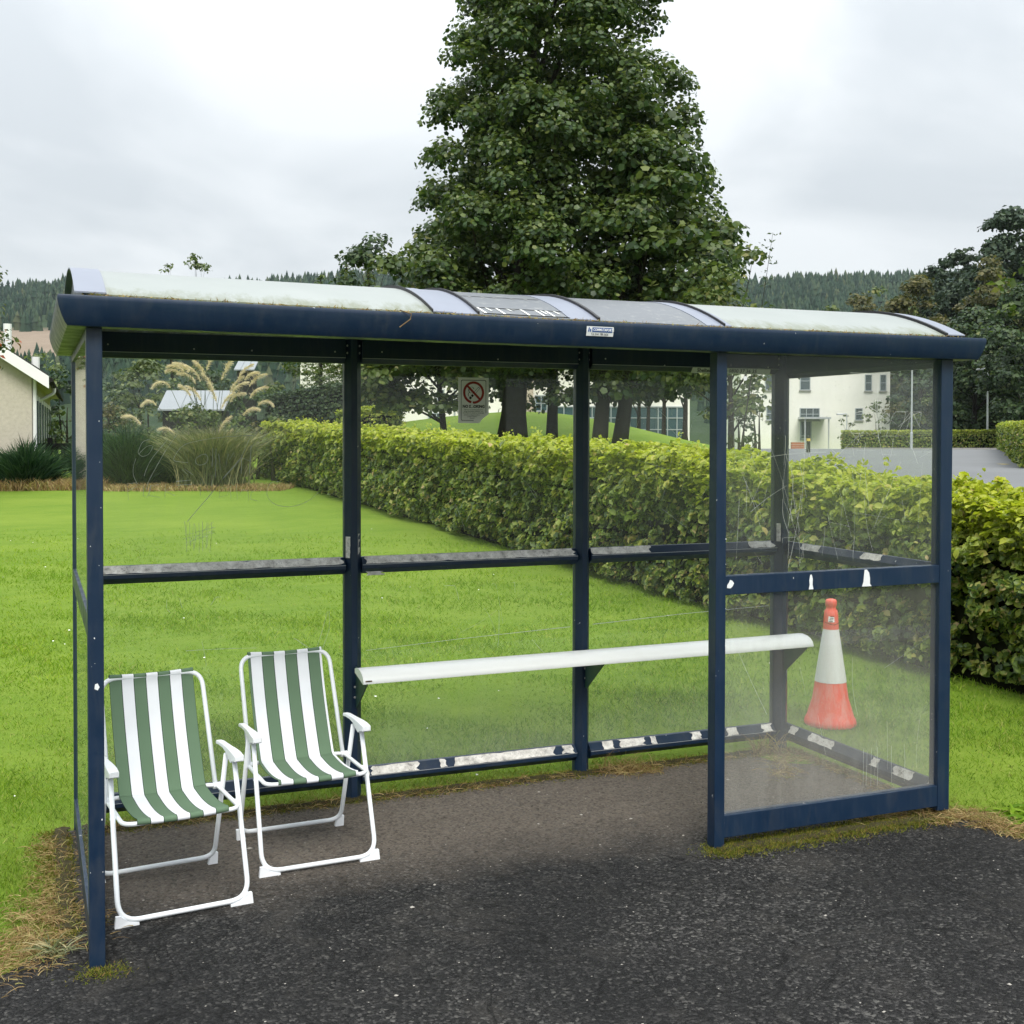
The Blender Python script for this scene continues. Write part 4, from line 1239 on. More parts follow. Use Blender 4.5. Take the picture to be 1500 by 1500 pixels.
def build_moss():
    A = clumpy(scatter_line([(.06, D - .05), (3.68, D - .05)], 26000, .042), 160, .45)
    A = A[(A[:, 1] > D - .16)]
    B = clumpy(scatter_line([(2.50, -.015), (3.70, -.012)], 30000, .048), 160, .4)
    Cc = scatter_line([(-.01, -.23), (.08, -.25)], 900, .035)
    Dd = clumpy(scatter_line([(-.08, .05), (-.06, .5), (-.06, 1.25)], 9000, .05), 60, .5)
    Dd = Dd[Dd[:, 0] < -.012]
    Ff = scatter_line([(3.74, .06), (3.74, 1.22)], 6000, .022)
    Ee = scatter_line([(2.50, -.03), (2.56, -.04)], 1500, .03)
    P = np.concatenate([A, B, Cc, Dd, Ee, Ff])
    P[:, 2] = -.004
    Dr = rng.normal(size=(len(P), 3)) * np.array([.9, .9, .2]); Dr[:, 2] += .8
    me = blade_mesh('moss', P, Dr, rng.uniform(.008, .026, len(P)), rng.uniform(.003, .007, len(P)), M['moss'], 1, .1)
    o = link_mesh('moss', me)
    tag(o, 'yellow green moss growing along the foot of the shelter rails', 'moss', kind='stuff')
    # bare soil strip under it, uneven edge
    b = MB()
    def blob_strip(line, w):
        pts = [np.array(p) for p in line]
        lo, hi = [], []
        n = 46
        for k in range(n + 1):
            t = k / n
            p = pts[0] + (pts[1] - pts[0]) * t
            d = unit(pts[1] - pts[0]); nn = np.array((-d[1], d[0]))
            wa, wb = w * random.uniform(.5, 1.25), w * random.uniform(.5, 1.25)
            lo.append((*(p - nn * wa), .0035)); hi.append((*(p + nn * wb), .0035))
        mid = [((a[0] + c[0]) / 2, (a[1] + c[1]) / 2, .006 + random.uniform(0, .004)) for a, c in zip(lo, hi)]
        b.strip([lo, mid, hi])
    blob_strip(((.06, D - .045), (3.68, D - .045)), .045)
    blob_strip(((2.51, -.012), (3.74, -.010)), .040)
    blob_strip(((-.06, .15), (-.055, 1.3)), .035)
    o = b.build('soil_strip', M['soil'], None, smooth=True)
    tag(o, 'bare brown soil along the foot of the shelter frame', 'soil', kind='structure')
build_moss()

def build_straw():
    groups = [([(.1, D - .06), (1.2, D - .06)], 700, .035, .07), ([(1.35, D - .07), (2.4, D - .07)], 500, .03, .06), ([(2.62, D - .10), (2.86, D - .12)], 520, .04, .11),
              ([(3.35, .75), (3.68, 1.15)], 420, .05, .09), ([(3.73, .08), (3.73, 1.2)], 1500, .022, .06), ([(3.30, .10), (3.66, .18)], 420, .05, .10), ([(3.62, -.02), (3.84, -.05), (3.90, -.22), (3.83, -.35)], 1500, .055, .09),
              ([(-.30, -.12), (-.16, .05), (-.10, .45)], 1300, .10, .06), ([(3.64, 1.15), (3.50, 1.20)], 140, .03, .20), ([(2.55, 1.20), (2.7, 1.18)], 60, .04, .22),
              ([(-.5, -.1), (-.2, .1)], 900, .10, .06), ([(-.14, .1), (-.10, .6), (-.09, 1.2)], 1200, .05, .05), ([(2.9, D - .08), (3.6, D - .06)], 300, .03, .06)]
    P, L = [], []
    for line, n, sp, ln in groups:
        p = clumpy(scatter_line(line, n, sp), max(3, n // 60), .5)
        P.append(p); L.append(rng.uniform(.4, 1.3, n) * ln)
    P = np.concatenate(P); L = np.concatenate(L)
    P[:, 2] = .002
    Dr = rng.normal(size=(len(P), 3)) * np.array([1, 1, .2]); Dr[:, 2] += .55
    Dr = np.where((L > .13)[:, None], Dr * np.array([.4, .4, 2.2]), Dr)
    me = blade_mesh('dead_grass', P, Dr, L, rng.uniform(.002, .0042, len(P)), M['straw'], 3, .5)
    o = link_mesh('dead_grass', me)
    tag(o, 'dry straw coloured grass tufts round the shelter base and path edge', 'dead grass', kind='stuff')
build_straw()

def build_chips():
    n = 420
    x = rng.uniform(-.4, 4.0, n); y = -2.6 + 3.7 * rng.random(n) ** .8
    keep = on_asphalt(x, y)
    x, y = x[keep], y[keep]
    P = np.stack([x, y, np.full(len(x), .001)], -1)
    b_v, b_f = [], []
    tri = np.array([[0, 1, 4], [1, 2, 4], [2, 3, 4], [3, 0, 4]])
    n = len(P)
    r = np.where(rng.random(n) < .06, rng.uniform(.007, .014, n), rng.uniform(.002, .005, n))[:, None]
    a = rng.uniform(0, 6.28, n)[:, None]
    V = []
    for k in range(4):
        an = a + k * math.pi / 2 + rng.uniform(-.4, .4, (n, 1))
        V.append(P + np.concatenate([np.cos(an) * r * rng.uniform(.6, 1.3, (n, 1)), np.sin(an) * r * rng.uniform(.5, 1, (n, 1)), np.zeros((n, 1))], 1))
    V.append(P + np.concatenate([np.zeros((n, 2)), r * .45], 1))
    V = np.stack(V, 1).reshape(-1, 3)
    F = (np.arange(n)[:, None, None] * 5 + tri[None]).reshape(-1, 3)
    o = link_mesh('stone_chips', np_mesh('stone_chips', V, F, M['chip']))
    tag(o, 'pale loose stone chips scattered over the dark tarmac', 'gravel', kind='stuff')
build_chips()

def build_daisies():
    n = 150
    s = rng.uniform(5.5, 20, n); l = rng.uniform(-.45, .25, n) * s
    x = CAM[0] + s * HX + l * HY; y = CAM[1] + s * HY - l * HX
    k = ~on_asphalt(x, y) & (x < 5.3)
    x, y = x[k], y[k]
    P = np.stack([x, y, hgt(x, y) + .030], -1)
    P = P[rng.random(len(P)) < .5 + .5 * np.sin(P[:, 0] * 1.9) * np.sin(P[:, 1] * 1.3)]
    o = link_mesh('daisies', leaf_mesh('daisies', P, np.tile((0, -.3, 1.0), (len(P), 1)), .015, M['berry'], 1.0, .1))
    tag(o, 'small white clover and daisy heads dotted over the lawn', 'flowers', kind='stuff')
build_daisies()

# broad weed beside the right hand corner of the shelter
wd = thing('dandelion_weed', 'leafy green rosette weed at the path edge beside the shelter corner', 'weed', (4.02, -.16, 0))
def weed_leaves():
    n = 46
    a = rng.uniform(0, 6.28, n)
    P = np.stack([rng.normal(0, .05, n), rng.normal(0, .07, n), np.zeros(n)], -1)
    Dr = np.stack([np.cos(a), np.sin(a), rng.uniform(.4, 1.2, n)], -1)
    me = blade_mesh('leaves', P, Dr, rng.uniform(.08, .17, n), rng.uniform(.018, .034, n), M['grass'], 3, .55)
    o = link_mesh('leaves', me, wd); o['kind'] = 'stuff'
weed_leaves()
wd2 = thing('grass_tuft', 'coarse pale grass tuft beside the front corner post', 'grass tuft', (-.10, -.02, 0))
def tuft_leaves(par, n, ln):
    a = rng.uniform(0, 6.28, n)
    P = np.stack([rng.normal(0, .02, n), rng.normal(0, .02, n), np.zeros(n)], -1)
    Dr = np.stack([np.cos(a), np.sin(a), rng.uniform(.3, 1.5, n)], -1)
    o = link_mesh('blades', blade_mesh('blades', P, Dr, rng.uniform(.6, 1.3, n) * ln, rng.uniform(.003, .006, n), M['pampasleaf'], 3, .5), par); o['kind'] = 'stuff'
tuft_leaves(wd2, 70, .11)

# ------------------------------------------------------------------ hedges
def hedge(name, label, c0, c1, width, height, dens, size, mat='hedge', lump=.10, sides='LTE', hfun=None, detail_near=0.0, group=None, side_sign=-1, lit_newgrowth=1.0, sprigs=60):
    """clipped hedge from c0 to c1 (ground points): left face, top and near end carry leaves; dark twiggy core inside"""
    c0, c1 = np.array(c0, float), np.array(c1, float)
    Lg = np.linalg.norm(c1 - c0); e = (c1 - c0) / Lg; nrm = np.array((-e[1], e[0]))      # nrm: to the left of c0->c1
    base = thing(name, label, 'hedge', (*c0, float(hgt(*c0))), group=group)
    off = np.array(base.location)
    def gz(p): return hgt(p[:, 0], p[:, 1])
    hf = hfun or (lambda y: height + 0 * np.asarray(y, float))
    # core
    b = MB(off)
    n = max(4, int(Lg / 1.0))
    rows = []
    for k in range(n + 1):
        p = c0 + e * (Lg * k / n)
        z = float(hgt(*p))
        ins = .25
        q0, q1 = p + nrm * (width / 2 - ins), p - nrm * (width / 2 - ins)
        if k == 0: q0, q1 = q0 + e * ins, q1 + e * ins
        hh_ = float(hf(p[1]))
        rows.append([(*q0, z - .05), (*q0, z + hh_ - ins), (*q1, z + hh_ - ins), (*q1, z - .05)])
    b.strip(rows)
    b.f.append((0, 1, 2, 3)); b.mi.append(0)
    m_ = len(b.v); b.f.append((m_ - 4, m_ - 1, m_ - 2, m_ - 3)); b.mi.append(0)
    b.build('twig_core', M['hedgecore'], base)
    Ps, Ns, Ss, Tt = [], [], [], []
    def lumpf(a, z): return lump * (np.sin(a * 1.1 + 2.6 * np.sin(z * 2.7 + a * .43)) * .4 + np.sin(a * 3.7 * (1 + .1 * np.sin(a * .31)) - z * 5.1 + 2 * np.sin(a * .83)) * .35 + np.sin(a * 9.1 + z * 11 + 3 * np.sin(a * 1.7)) * .25)
    def face(nx, place):
        Ps.append(place[0]); Ns.append(place[1]); Ss.append(place[2]); Tt.append(place[3])
    dist = lambda p: np.hypot(p[:, 0] - CAM[0], p[:, 1] - CAM[1])
    faces = []
    if 'L' in sides: faces.append((nrm, Lg, height, 'side'))
    if 'R' in sides: faces.append((-nrm, Lg, height, 'side'))
    if 'E' in sides: faces.append((-e, width, height, 'end'))
    if 'F' in sides: faces.append((e, width, height, 'endf'))
    if 'T' in sides: faces.append((None, Lg, width, 'top'))
    for nv, la, lb, kind in faces:
        n = int(la * lb * dens)
        a, bb = rng.uniform(0, la, n), rng.uniform(0, lb, n)
        if kind == 'side':
            p2 = c0 + e * a[:, None] + nv * (width / 2)
        elif kind == 'end':
            p2 = np.tile(c0, (n, 1)) + nrm * (a - width / 2)[:, None]
        elif kind == 'endf':
            p2 = np.tile(c1, (n, 1)) + nrm * (a - width / 2)[:, None]
        else:
            p2 = c0 + e * a[:, None] + nrm * (bb - width / 2)[:, None]
        ds = dist(p2)
        dref = max(ds.min(), 5.5)
        keep = rng.random(n) < np.clip((dref / ds) ** 1.35, .02, 1)
        p2, a, bb, ds = p2[keep], a[keep], bb[keep], ds[keep]
        n = len(p2)
        g = gz(p2)
        depth = np.abs(rng.normal(0, .04, n))
        # leaves gather on twig ends: each cluster stands in or out of the clipped face
        nc_ = max(8, n // 16)
        ci = rng.integers(0, nc_, n); cpos = rng.integers(0, n, nc_)
        pull = rng.uniform(.25, .95, n)
        if kind != 'top':
            near_ = np.argsort(a); cl_ = near_[np.clip((np.searchsorted(a[near_], a) // 16) * 16 + 8, 0, n - 1)]
        cd = np.abs(rng.normal(0, .075, 4096)); key = ((np.floor(a * 7.3) * 131 + np.floor(bb * 7.3) * 977) % 4096).astype(int)
        depth = np.where(rng.random(n) < .30, depth + rng.uniform(.05, .24, n), depth)
        depth = depth + cd[key] * np.where(kind == 'top', .5, 1.0)
        qa = (np.floor(a * 7.3) + .5 + .35 * np.sin(key * 1.7)) / 7.3 - a; qb = (np.floor(bb * 7.3) + .5 + .35 * np.cos(key * 2.3)) / 7.3 - bb
        sh_ = pull * .6
        if kind == 'side': p2 = p2 + e * (qa * sh_)[:, None]
        bb = np.clip(bb + qb * sh_, 0, lb)
        if kind == 'top':
            lf = lumpf(a, bb * 3)
            z = g + hf(p2[:, 1]) + lf * .7 - depth + .03
            N = np.stack([rng.normal(0, .5, n), rng.normal(0, .5, n), np.ones(n)], -1)
            P = np.concatenate([p2, z[:, None]], 1)
            T = rng.random(n) ** .65  # lit hedge top painted into the leaf colour, together with paler fresh growth
        else:
            lf = lumpf(a, bb)
            under = np.clip((.22 - bb) / .22, 0, 1) * .08
            P = np.concatenate([p2 + nv * (lf - depth - under)[:, None], (g + bb * (hf(p2[:, 1]) / lb) + .03)[:, None]], 1)
            N = np.concatenate([np.tile(nv, (n, 1)) * 1.0, np.full((n, 1), .85)], 1) + rng.normal(0, .55, (n, 3))
            T = np.clip((bb - (height - .52)) / .50, 0, 1) * rng.random(n) ** .8 * 1.0 + (rng.random(n) < .04) * .5  # upper band tinted likewise, brightness of the lit top included
        Ps.append(P); Ns.append(N); Ss.append(size * np.clip((ds / dref) ** .62, 1, 4)); Tt.append(np.clip(T * lit_newgrowth, 0, 1))
    # shoots standing above the clipped top
    for _ in range(sprigs):
        a = random.random() ** 1.6 * Lg; w = random.uniform(-.45, .45) * width
        p = c0 + e * a + nrm * w
        z0 = float(hgt(*p)) + float(hf(p[1])) - .03
        hh = random.uniform(.05, .30) * (1 if random.random() < .5 else .5); lean = np.array((random.gauss(0, .25), random.gauss(0, .25), 1.0))
        k = int(5 + hh * 40)
        t = rng.random((k, 1))
        Ps.append(np.array((*p, z0)) + lean * hh * t + rng.normal(0, .018, (k, 3)))
        Ns.append(rng.normal(0, 1, (k, 3)) + np.array((0, 0, .4))); Ss.append(np.full(k, size * .9)); Tt.append(np.full(k, .75 * lit_newgrowth))
    P, N, S, T = np.concatenate(Ps), np.concatenate(Ns), np.concatenate(Ss), np.concatenate(Tt)
    dd = dist(P)
    near = dd < detail_near
    if near.any():
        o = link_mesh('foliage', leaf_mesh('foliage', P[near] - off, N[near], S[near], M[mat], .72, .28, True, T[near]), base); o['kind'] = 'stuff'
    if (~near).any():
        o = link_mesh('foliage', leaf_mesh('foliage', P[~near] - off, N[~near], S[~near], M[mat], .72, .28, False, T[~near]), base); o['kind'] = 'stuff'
    return base
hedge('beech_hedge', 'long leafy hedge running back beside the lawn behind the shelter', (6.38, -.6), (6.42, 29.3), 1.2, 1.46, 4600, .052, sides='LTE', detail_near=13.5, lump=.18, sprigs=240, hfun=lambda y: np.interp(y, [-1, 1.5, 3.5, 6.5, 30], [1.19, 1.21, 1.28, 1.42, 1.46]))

# clipped hedges round the car park
def sl(u, s): return (u - 750.0) / 1732.0 * s
def sp(u, s): return tuple(site(s, sl(u, s))[:2])
hedge('clipped_hedge', 'low square clipped hedge along the far side of the car park', sp(1468, 86), sp(1235, 92), 1.5, 1.42, 260, .15, lump=.06, sides='LT', lit_newgrowth=.8, sprigs=0)
hedge('clipped_hedge', 'taller clipped hedge block at the right edge of the car park', sp(1558, 39), sp(1494, 74), 2.6, 1.52, 420, .12, lump=.16, sides='LTE', lit_newgrowth=.55, sprigs=20)
hedge('clipped_hedge', 'dark clipped hedge behind the far end of the long hedge', sp(585, 46), sp(395, 47), 1.2, 1.9, 420, .13, 'darktree', lump=.10, sides='LTE', hfun=None, lit_newgrowth=0, sprigs=10)
hedge('clipped_hedge', 'small bright clipped hedge below the white school wall', sp(586, 41), sp(500, 41.5), 1.2, 1.25, 420, .12, lump=.08, sides='LTE', lit_newgrowth=.8, sprigs=8)

# ------------------------------------------------------------------ trees
def limb_path(a, b, sag=.08, n=6):
    a, b = np.array(a, float), np.array(b, float)
    L = np.linalg.norm(b - a)
    j = rng.normal(0, .035 * L, 3)
    return [a + (b - a) * t + j * math.sin(math.pi * t) + np.array((0, 0, sag * L * math.sin(math.pi * t))) for t in np.linspace(0, 1, n)]

def crown_points(blobs, per, spread=.34, flat=.75):
    """leaf positions and normals on clump shells; blobs: (centre, radius)"""
    Ps, Ns, Tt = [], [], []
    for c, r in blobs:
        n = max(6, int(per * r * r))
        d = unit(rng.normal(size=(n, 3)))
        d[:, 2] = np.where(d[:, 2] < -.25, -d[:, 2] * rng.random(n), d[:, 2])
        rr = r * (1 - np.abs(rng.normal(0, spread, n)))
        p = np.array(c) + d * np.clip(rr, .1 * r, r * 1.15)[:, None] * np.array([1, 1, flat])
        Ps.append(p); Ns.append(d + np.array([0, 0, .6]) + rng.normal(0, .55, (n, 3)))
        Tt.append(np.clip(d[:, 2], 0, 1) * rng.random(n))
    return np.concatenate(Ps), np.concatenate(Ns), np.concatenate(Tt)

def tree(name, label, base, trunk_r, blobs, leaf, per, mat, bark='bark', limbs=14, trunk_top=.75, group=None, stems=1, star=False, spread=.34, lean=0.0, flat=.75, cat='tree', fork=None):
    """blobs in metres relative to the base point"""
    t = thing(name, label, cat, base, group=group)
    blobs = [(np.array(c, float), r) for c, r in blobs]
    zt = max(c[2] for c, r in blobs)
    cx = np.mean([c[0] for c, r in blobs]); cy = np.mean([c[1] for c, r in blobs])
    b = MB()
    tops = []
    for sno in range(stems):
        ox = (sno - (stems - 1) / 2) * trunk_r * 2.2
        top = np.array((cx * .6 + ox * 2.0 + lean, cy * .6, zt * trunk_top))
        pts, rs = [], []
        nseg = 10
        for k in range(nseg + 1):
            q = k / nseg
            p = np.array((ox, 0, -.15)) * (1 - q) + top * q + np.array((math.sin(q * 5 + sno) * .12, math.cos(q * 4) * .1, 0)) * trunk_r * 3 * q
            pts.append(p); rs.append(trunk_r * (1.0 - .82 * q) * (1 + .55 * math.exp(-q * 26)))
        b.tube(pts, rs, 12)
        tops.append(pts)
    tr = b.build('trunk', M[bark], t, smooth=True)
    order = sorted(range(len(blobs)), key=lambda i: -blobs[i][1])[:limbs]
    for i in order:
        c, r = blobs[i]
        pts = tops[i % stems]
        zs = min(max(c[2] * .62, .12 * zt), zt * trunk_top * .96)
        a = min(pts, key=lambda p: abs(p[2] - zs))
        r0 = trunk_r * max(.12, .42 * (1 - a[2] / (zt * 1.1)))
        path = limb_path(a, c, .05)
        MB().tube(path, [r0 * (1 - .8 * k / (len(path) - 1)) for k in range(len(path))], 6).build('limb', M[bark], tr, smooth=True)
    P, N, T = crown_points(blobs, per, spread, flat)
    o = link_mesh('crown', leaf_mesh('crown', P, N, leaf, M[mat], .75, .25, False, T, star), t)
    o['kind'] = 'stuff'
    return t

def env_blobs(profile, n, rmin, rmax, cx=0.0, cy=0.0, fill=.85, squash=1.0):
    """clumps inside an envelope: profile = [(z, radius)], biased to the outside"""
    zs = np.array([p[0] for p in profile]); rr = np.array([p[1] for p in profile])
    res = []
    w = np.interp(np.linspace(zs[0], zs[-1], 60), zs, rr) + .3
    cdf = np.cumsum(w) / w.sum()
    for _ in range(n):
        z = np.interp(rng.random(), cdf, np.linspace(zs[0], zs[-1], 60))
        R = np.interp(z, zs, rr)
        a = rng.uniform(0, 2 * math.pi); q = R * math.sqrt(rng.uniform(.12, 1)) * fill
        r = rng.uniform(rmin, rmax)
        q = min(q, max(0, R - r * .55))
        res.append(((cx + q * math.cos(a), cy + q * math.sin(a) * squash, z), r))
    return res

# direction helpers: trees are described across the view (x) and into the site (y), then turned to the site axes
def turn(blobs):
    return [((c[0] * HY + c[1] * HX, -c[0] * HX + c[1] * HY, c[2]), r) for c, r in blobs]

# the tall sycamore: dense dark crown
b_ = site(36, sl(748, 36)); gz_ = float(hgt(b_[0], b_[1]))
prof = [(2.6, 3.2), (3.6, 4.7), (5.3, 5.4), (7.1, 4.8), (9.2, 4.3), (10.7, 4.05), (12.3, 3.55), (14.4, 2.95), (16.2, 2.2), (17.8, 1.3), (18.8, .4)]
bl = env_blobs(prof, 560, .5, .95, cx=1.6, fill=1.03)
bl += [((rng.uniform(-4.6, 5.8), rng.uniform(-3.5, 3), rng.uniform(1.75, 3.4)), rng.uniform(.45, .85)) for _ in range(60)]
bl += [((1.6 + rng.uniform(-1.9, 1.9), rng.uniform(-3.2, -1.2), rng.uniform(5, 15.5)), rng.uniform(.5, .85)) for _ in range(80)]
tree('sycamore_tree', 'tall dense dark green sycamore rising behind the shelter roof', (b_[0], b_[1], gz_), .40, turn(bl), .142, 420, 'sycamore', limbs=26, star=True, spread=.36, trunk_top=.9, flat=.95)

def small_tree(u, s, prof, n, rr, label, mat, leaf, per, tr=.16, cx=0.0, name='broadleaf_tree', bark='bark', group='trees on the green mound', **k):
    p = site(s, sl(u, s)); z = float(hgt(p[0], p[1]))
    return tree(name, label, (p[0], p[1], z), tr, turn(env_blobs(prof, n, *rr, cx=cx)), leaf, per, M and mat, bark, group=group, **k)
small_tree(808, 38, [(2.6, .8), (3.6, 2.4), (5.5, 2.8), (7.5, 2.0), (9, .8)], 34, (.6, 1.05), 'tree with a flared trunk standing just right of the notice', 'sycamore', .22, 190, .21, star=True)
small_tree(888, 34, [(2.0, 2.0), (2.8, 2.9), (5.0, 3.1), (7.0, 2.6), (9.0, 1.8), (10.5, .6)], 64, (.6, 1.1), 'twin stemmed tree leaning behind the third shelter bay', 'sycamore', .21, 200, .26, cx=1.0, stems=2, star=True)
small_tree(656, 35, [(1.7, 1.6), (2.6, 2.6), (4.6, 2.6), (5.6, 1.9), (6.6, .5)], 56, (.5, .95), 'slim trunked lighter green tree just left of the notice', 'lighttree', .19, 210, .13, cx=-.7, star=True)
small_tree(555, 52, [(2.9, .8), (3.8, 2.2), (5.6, 2.5), (7.4, 1.6), (8.6, .4)], 30, (.6, 1.0), 'tree behind the dark clipped hedge by the white wall', 'darktree', .24, 170, .14)
small_tree(1072, 31, [(1.6, .8), (2.5, 1.6), (4.2, 1.9), (5.4, 1.5), (6.0, .5)], 34, (.45, .8), 'loose leafy tree right of the sycamore beside the long hedge', 'lighttree', .17, 200, .11, cx=.1, spread=.42)
for u, s, hh, lb in ((935, 62, 8.0, 'leftmost slim tree of the row beyond the mound'), (948, 66, 8.5, 'second slim tree of the row beyond the mound'), (972, 58, 8.0, 'third slim tree of the row beyond the mound'), (1003, 52, 7.0, 'rightmost slim tree of the row beyond the mound')):
    small_tree(u, s, [(2.4, .6), (3.4, 1.7), (5.2, 2.0), (hh - .8, 1.2), (hh, .4)], 22, (.55, .95), lb, 'lighttree' if s < 60 else 'darktree', .26, 120, .13, group='row of slim trees beyond the mound')
# bare whip with paired leaf tufts
wh = thing('leafy_whip', 'thin upright shoot with paired leaf tufts against the sky', 'shoot', gsite(26, sl(1075, 26)))
w0 = np.array((0, 0, 0.0)); w1 = np.array(((sl(1130, 26) - sl(1075, 26)) * HY, -(sl(1130, 26) - sl(1075, 26)) * HX, 1.76 + (633 - 340) / 1732 * 26 - gsite(26, sl(1075, 26))[2]))
pth = [w0 + (w1 - w0) * t for t in np.linspace(0, 1, 12)]
MB().tube(pth, [.02 * (1 - .85 * k / 11) for k in range(12)], 5).build('stem', M['bark'], wh)
tp = np.concatenate([np.array(w0 + (w1 - w0) * t)[None] + rng.normal(0, 1, (6, 3)) * np.array([.09, .09, .02]) for t in np.linspace(.80, .995, 8)])
o = link_mesh('leaf_tufts', leaf_mesh('leaf_tufts', tp, rng.normal(0, .4, (len(tp), 3)) + np.array([0, 0, 1]), .11, M['darktree']), wh); o['kind'] = 'stuff'

# woodland edge on the right
def wood(u, s, ytop, half, label, mat, leaf=.5, n=34, per=34, low=.15, flat=.75, spread=.36, tr=.3, name='woodland_tree', rrf=(.20, .36), bark='bark'):
    p = site(s, sl(u, s)); z = float(hgt(p[0], p[1]))
    H = 1.76 + (633 - ytop) / 1732 * s - z
    R = half / 1732 * s
    prof = [(H * low, R * .55), (H * .32, R * .95), (H * .55, R), (H * .78, R * .75), (H * .93, R * .35), (H * .985, R * .08)]
    tree(name, label, (p[0], p[1], z), tr, turn(env_blobs(prof, n, R * rrf[0], R * rrf[1])), leaf, per / max(.4, (leaf / .5) ** 2) * 1.5, mat, bark, limbs=8, group='woodland edge beyond the car park', flat=flat, spread=spread)
wood(1478, 112, 300, 92, 'tall scots pine with spreading top at the right edge', 'pine', .46, 170, 40, .15, .75, .4, .4, rrf=(.15, .27))
wood(1408, 118, 352, 58, 'lower pine beside the tallest one', 'pine', .44, 110, 40, .1, .75, .4, .35, rrf=(.16, .3))
wood(1345, 108, 398, 66, 'brownish olive tree below the pines', 'olive', .40, 40, 34)
wood(1282, 122, 420, 62, 'pale green tree left of the olive one', 'lighttree', .42, 36, 30)
wood(1212, 134, 446, 58, 'small green tree showing over the roof, leftmost of the wood', 'lighttree', .45, 30, 28)
wood(1425, 92, 452, 80, 'dark tree with low skirts behind the lamp column', 'darktree', .36, 60, 44, .03)
wood(1505, 84, 392, 82, 'big dark tree at the far right edge', 'darktree', .34, 60, 44, .03)
wood(1368, 100, 505, 72, 'dark low tree behind the thin lamp column', 'darktree', .36, 50, 42, .03)
wood(1300, 128, 470, 66, 'dark tree filling the gap right of the white block', 'darktree', .42, 44, 34, .03)
wood(1240, 140, 468, 62, 'dark tree rising behind the white block', 'darktree', .45, 36, 30, .05)
wood(1150, 150, 470, 70, 'dull green tree behind the shelter roof right of the sycamore', 'darktree', .45, 34, 28, .05)
wood(1465, 100, 500, 78, 'dark undergrowth tree between the big dark trees', 'darktree', .36, 50, 44, .02)
wood(1446, 104, 376, 66, 'olive green tree below the tallest pine', 'olive', .38, 46, 38, .1)
wood(1515, 128, 332, 84, 'dense dark pine closing the right edge', 'pine', .42, 70, 34, .1)
wood(1390, 126, 430, 56, 'mid green tree between the lower pine and the olive trees', 'lighttree', .40, 40, 36, .08)
wood(1424, 116, 392, 72, 'grey green pine low on the slope below the tall one', 'pine', .44, 90, 40, .08)
wood(1475, 106, 420, 84, 'broad dark tree under the tall pine', 'darktree', .40, 80, 40, .05)
wood(1318, 118, 432, 60, 'yellow green tree between the olive and pale ones', 'lighttree', .40, 50, 36, .08)
wood(1262, 138, 428, 62, 'olive tree above the roof left of the pale green one', 'olive', .42, 50, 36, .1)
wood(1378, 124, 374, 60, 'small pine at the left shoulder of the tall one', 'pine', .44, 90, 40, .1, rrf=(.16, .3))
wood(1345, 132, 404, 56, 'dull green pine left of the small one', 'pine', .44, 80, 40, .08, rrf=(.16, .3))
# overhanging branch at the right edge; unseen crown added to shade the grass
p = np.array((10.2, .4, 0.0))
tree('alder_shade_tree', 'light green alder, lowest branch reaching in at the right edge, unseen crown added to shade the grass', (p[0], p[1], float(hgt(p[0], p[1]))), .17, env_blobs([(4.6, 1.8), (5.6, 2.8), (7.4, 3.0), (9.4, 2.0), (11, .5)], 90, .5, .95, cx=.1) + [((-1.2, 4.5, 2.95), .22), ((-1.45, 4.4, 3.2), .20), ((-1.05, 4.3, 3.35), .26), ((-.8, 4.2, 3.0), .28), ((-1.5, 4.5, 2.75), .12), ((-.6, 3.6, 3.6), .3)], .085, 420, 'lighttree', spread=.45, limbs=30)
# rowan at the left edge
p = site(25, sl(-30, 25))
tree('rowan_tree', 'rowan with orange berries at the left edge of the view', (p[0], p[1], float(hgt(p[0], p[1]))), .10, turn(env_blobs([(2.4, .5), (3.2, .9), (4.2, .85), (5.1, .3)], 18, .28, .5)), .11, 330, 'rowan', spread=.45)
# birches and conifers in the far middle
def wispy(u, s, ytop, half, label):
    p = site(s, sl(u, s)); z = float(hgt(p[0], p[1])); H = 1.76 + (633 - ytop) / 1732 * s - z; R = half / 1732 * s
    tree('birch_tree', label, (p[0], p[1], z), .09, turn(env_blobs([(H * .4, R * .6), (H * .7, R), (H * .9, R * .95), (H * .985, R * .6)], 30, R * .3, R * .55)), .2, 150, 'willow', 'bark', spread=.5, group='wispy birches behind the shelter roof', limbs=20)
wispy(286, 62, 366, 24, 'taller wispy birch above the shelter roof'); wispy(252, 64, 384, 18, 'shorter wispy birch left of the taller one')
def spruce(u, s, ytop, half, label):
    p = site(s, sl(u, s)); z = float(hgt(p[0], p[1])); H = 1.76 + (633 - ytop) / 1732 * s - z; R = half / 1732 * s
    t = thing('spruce_tree', label, 'tree', (p[0], p[1], z), group='spruces left of the sycamore')
    MB().tube([(0, 0, -.1), (0, 0, H * .95)], [.16, .03], 8).build('trunk', M['bark'], t)
    P, N = [], []
    for k in range(26):
        q = k / 26; zz = H * (.12 + .86 * q); rad = R * (1 - q) ** .85
        for a in rng.uniform(0, 6.28, int(9 * (1 - q) + 4)):
            m_ = int(30 * (1 - q) + 8); d = rng.random((m_, 1)) ** .6 * rad
            P.append(np.concatenate([np.cos(a) * d, np.sin(a) * d, zz - d * .35 + rng.normal(0, .06, (m_, 1))], 1) + rng.normal(0, .10, (m_, 3)) * np.array([1, 1, .3]))
            N.append(rng.normal(0, .5, (m_, 3)) + np.array((0, 0, 1.0)))
    o = link_mesh('crown', leaf_mesh('crown', np.concatenate(P), np.concatenate(N), .22, M['lighttree'], .4), t); o['kind'] = 'stuff'
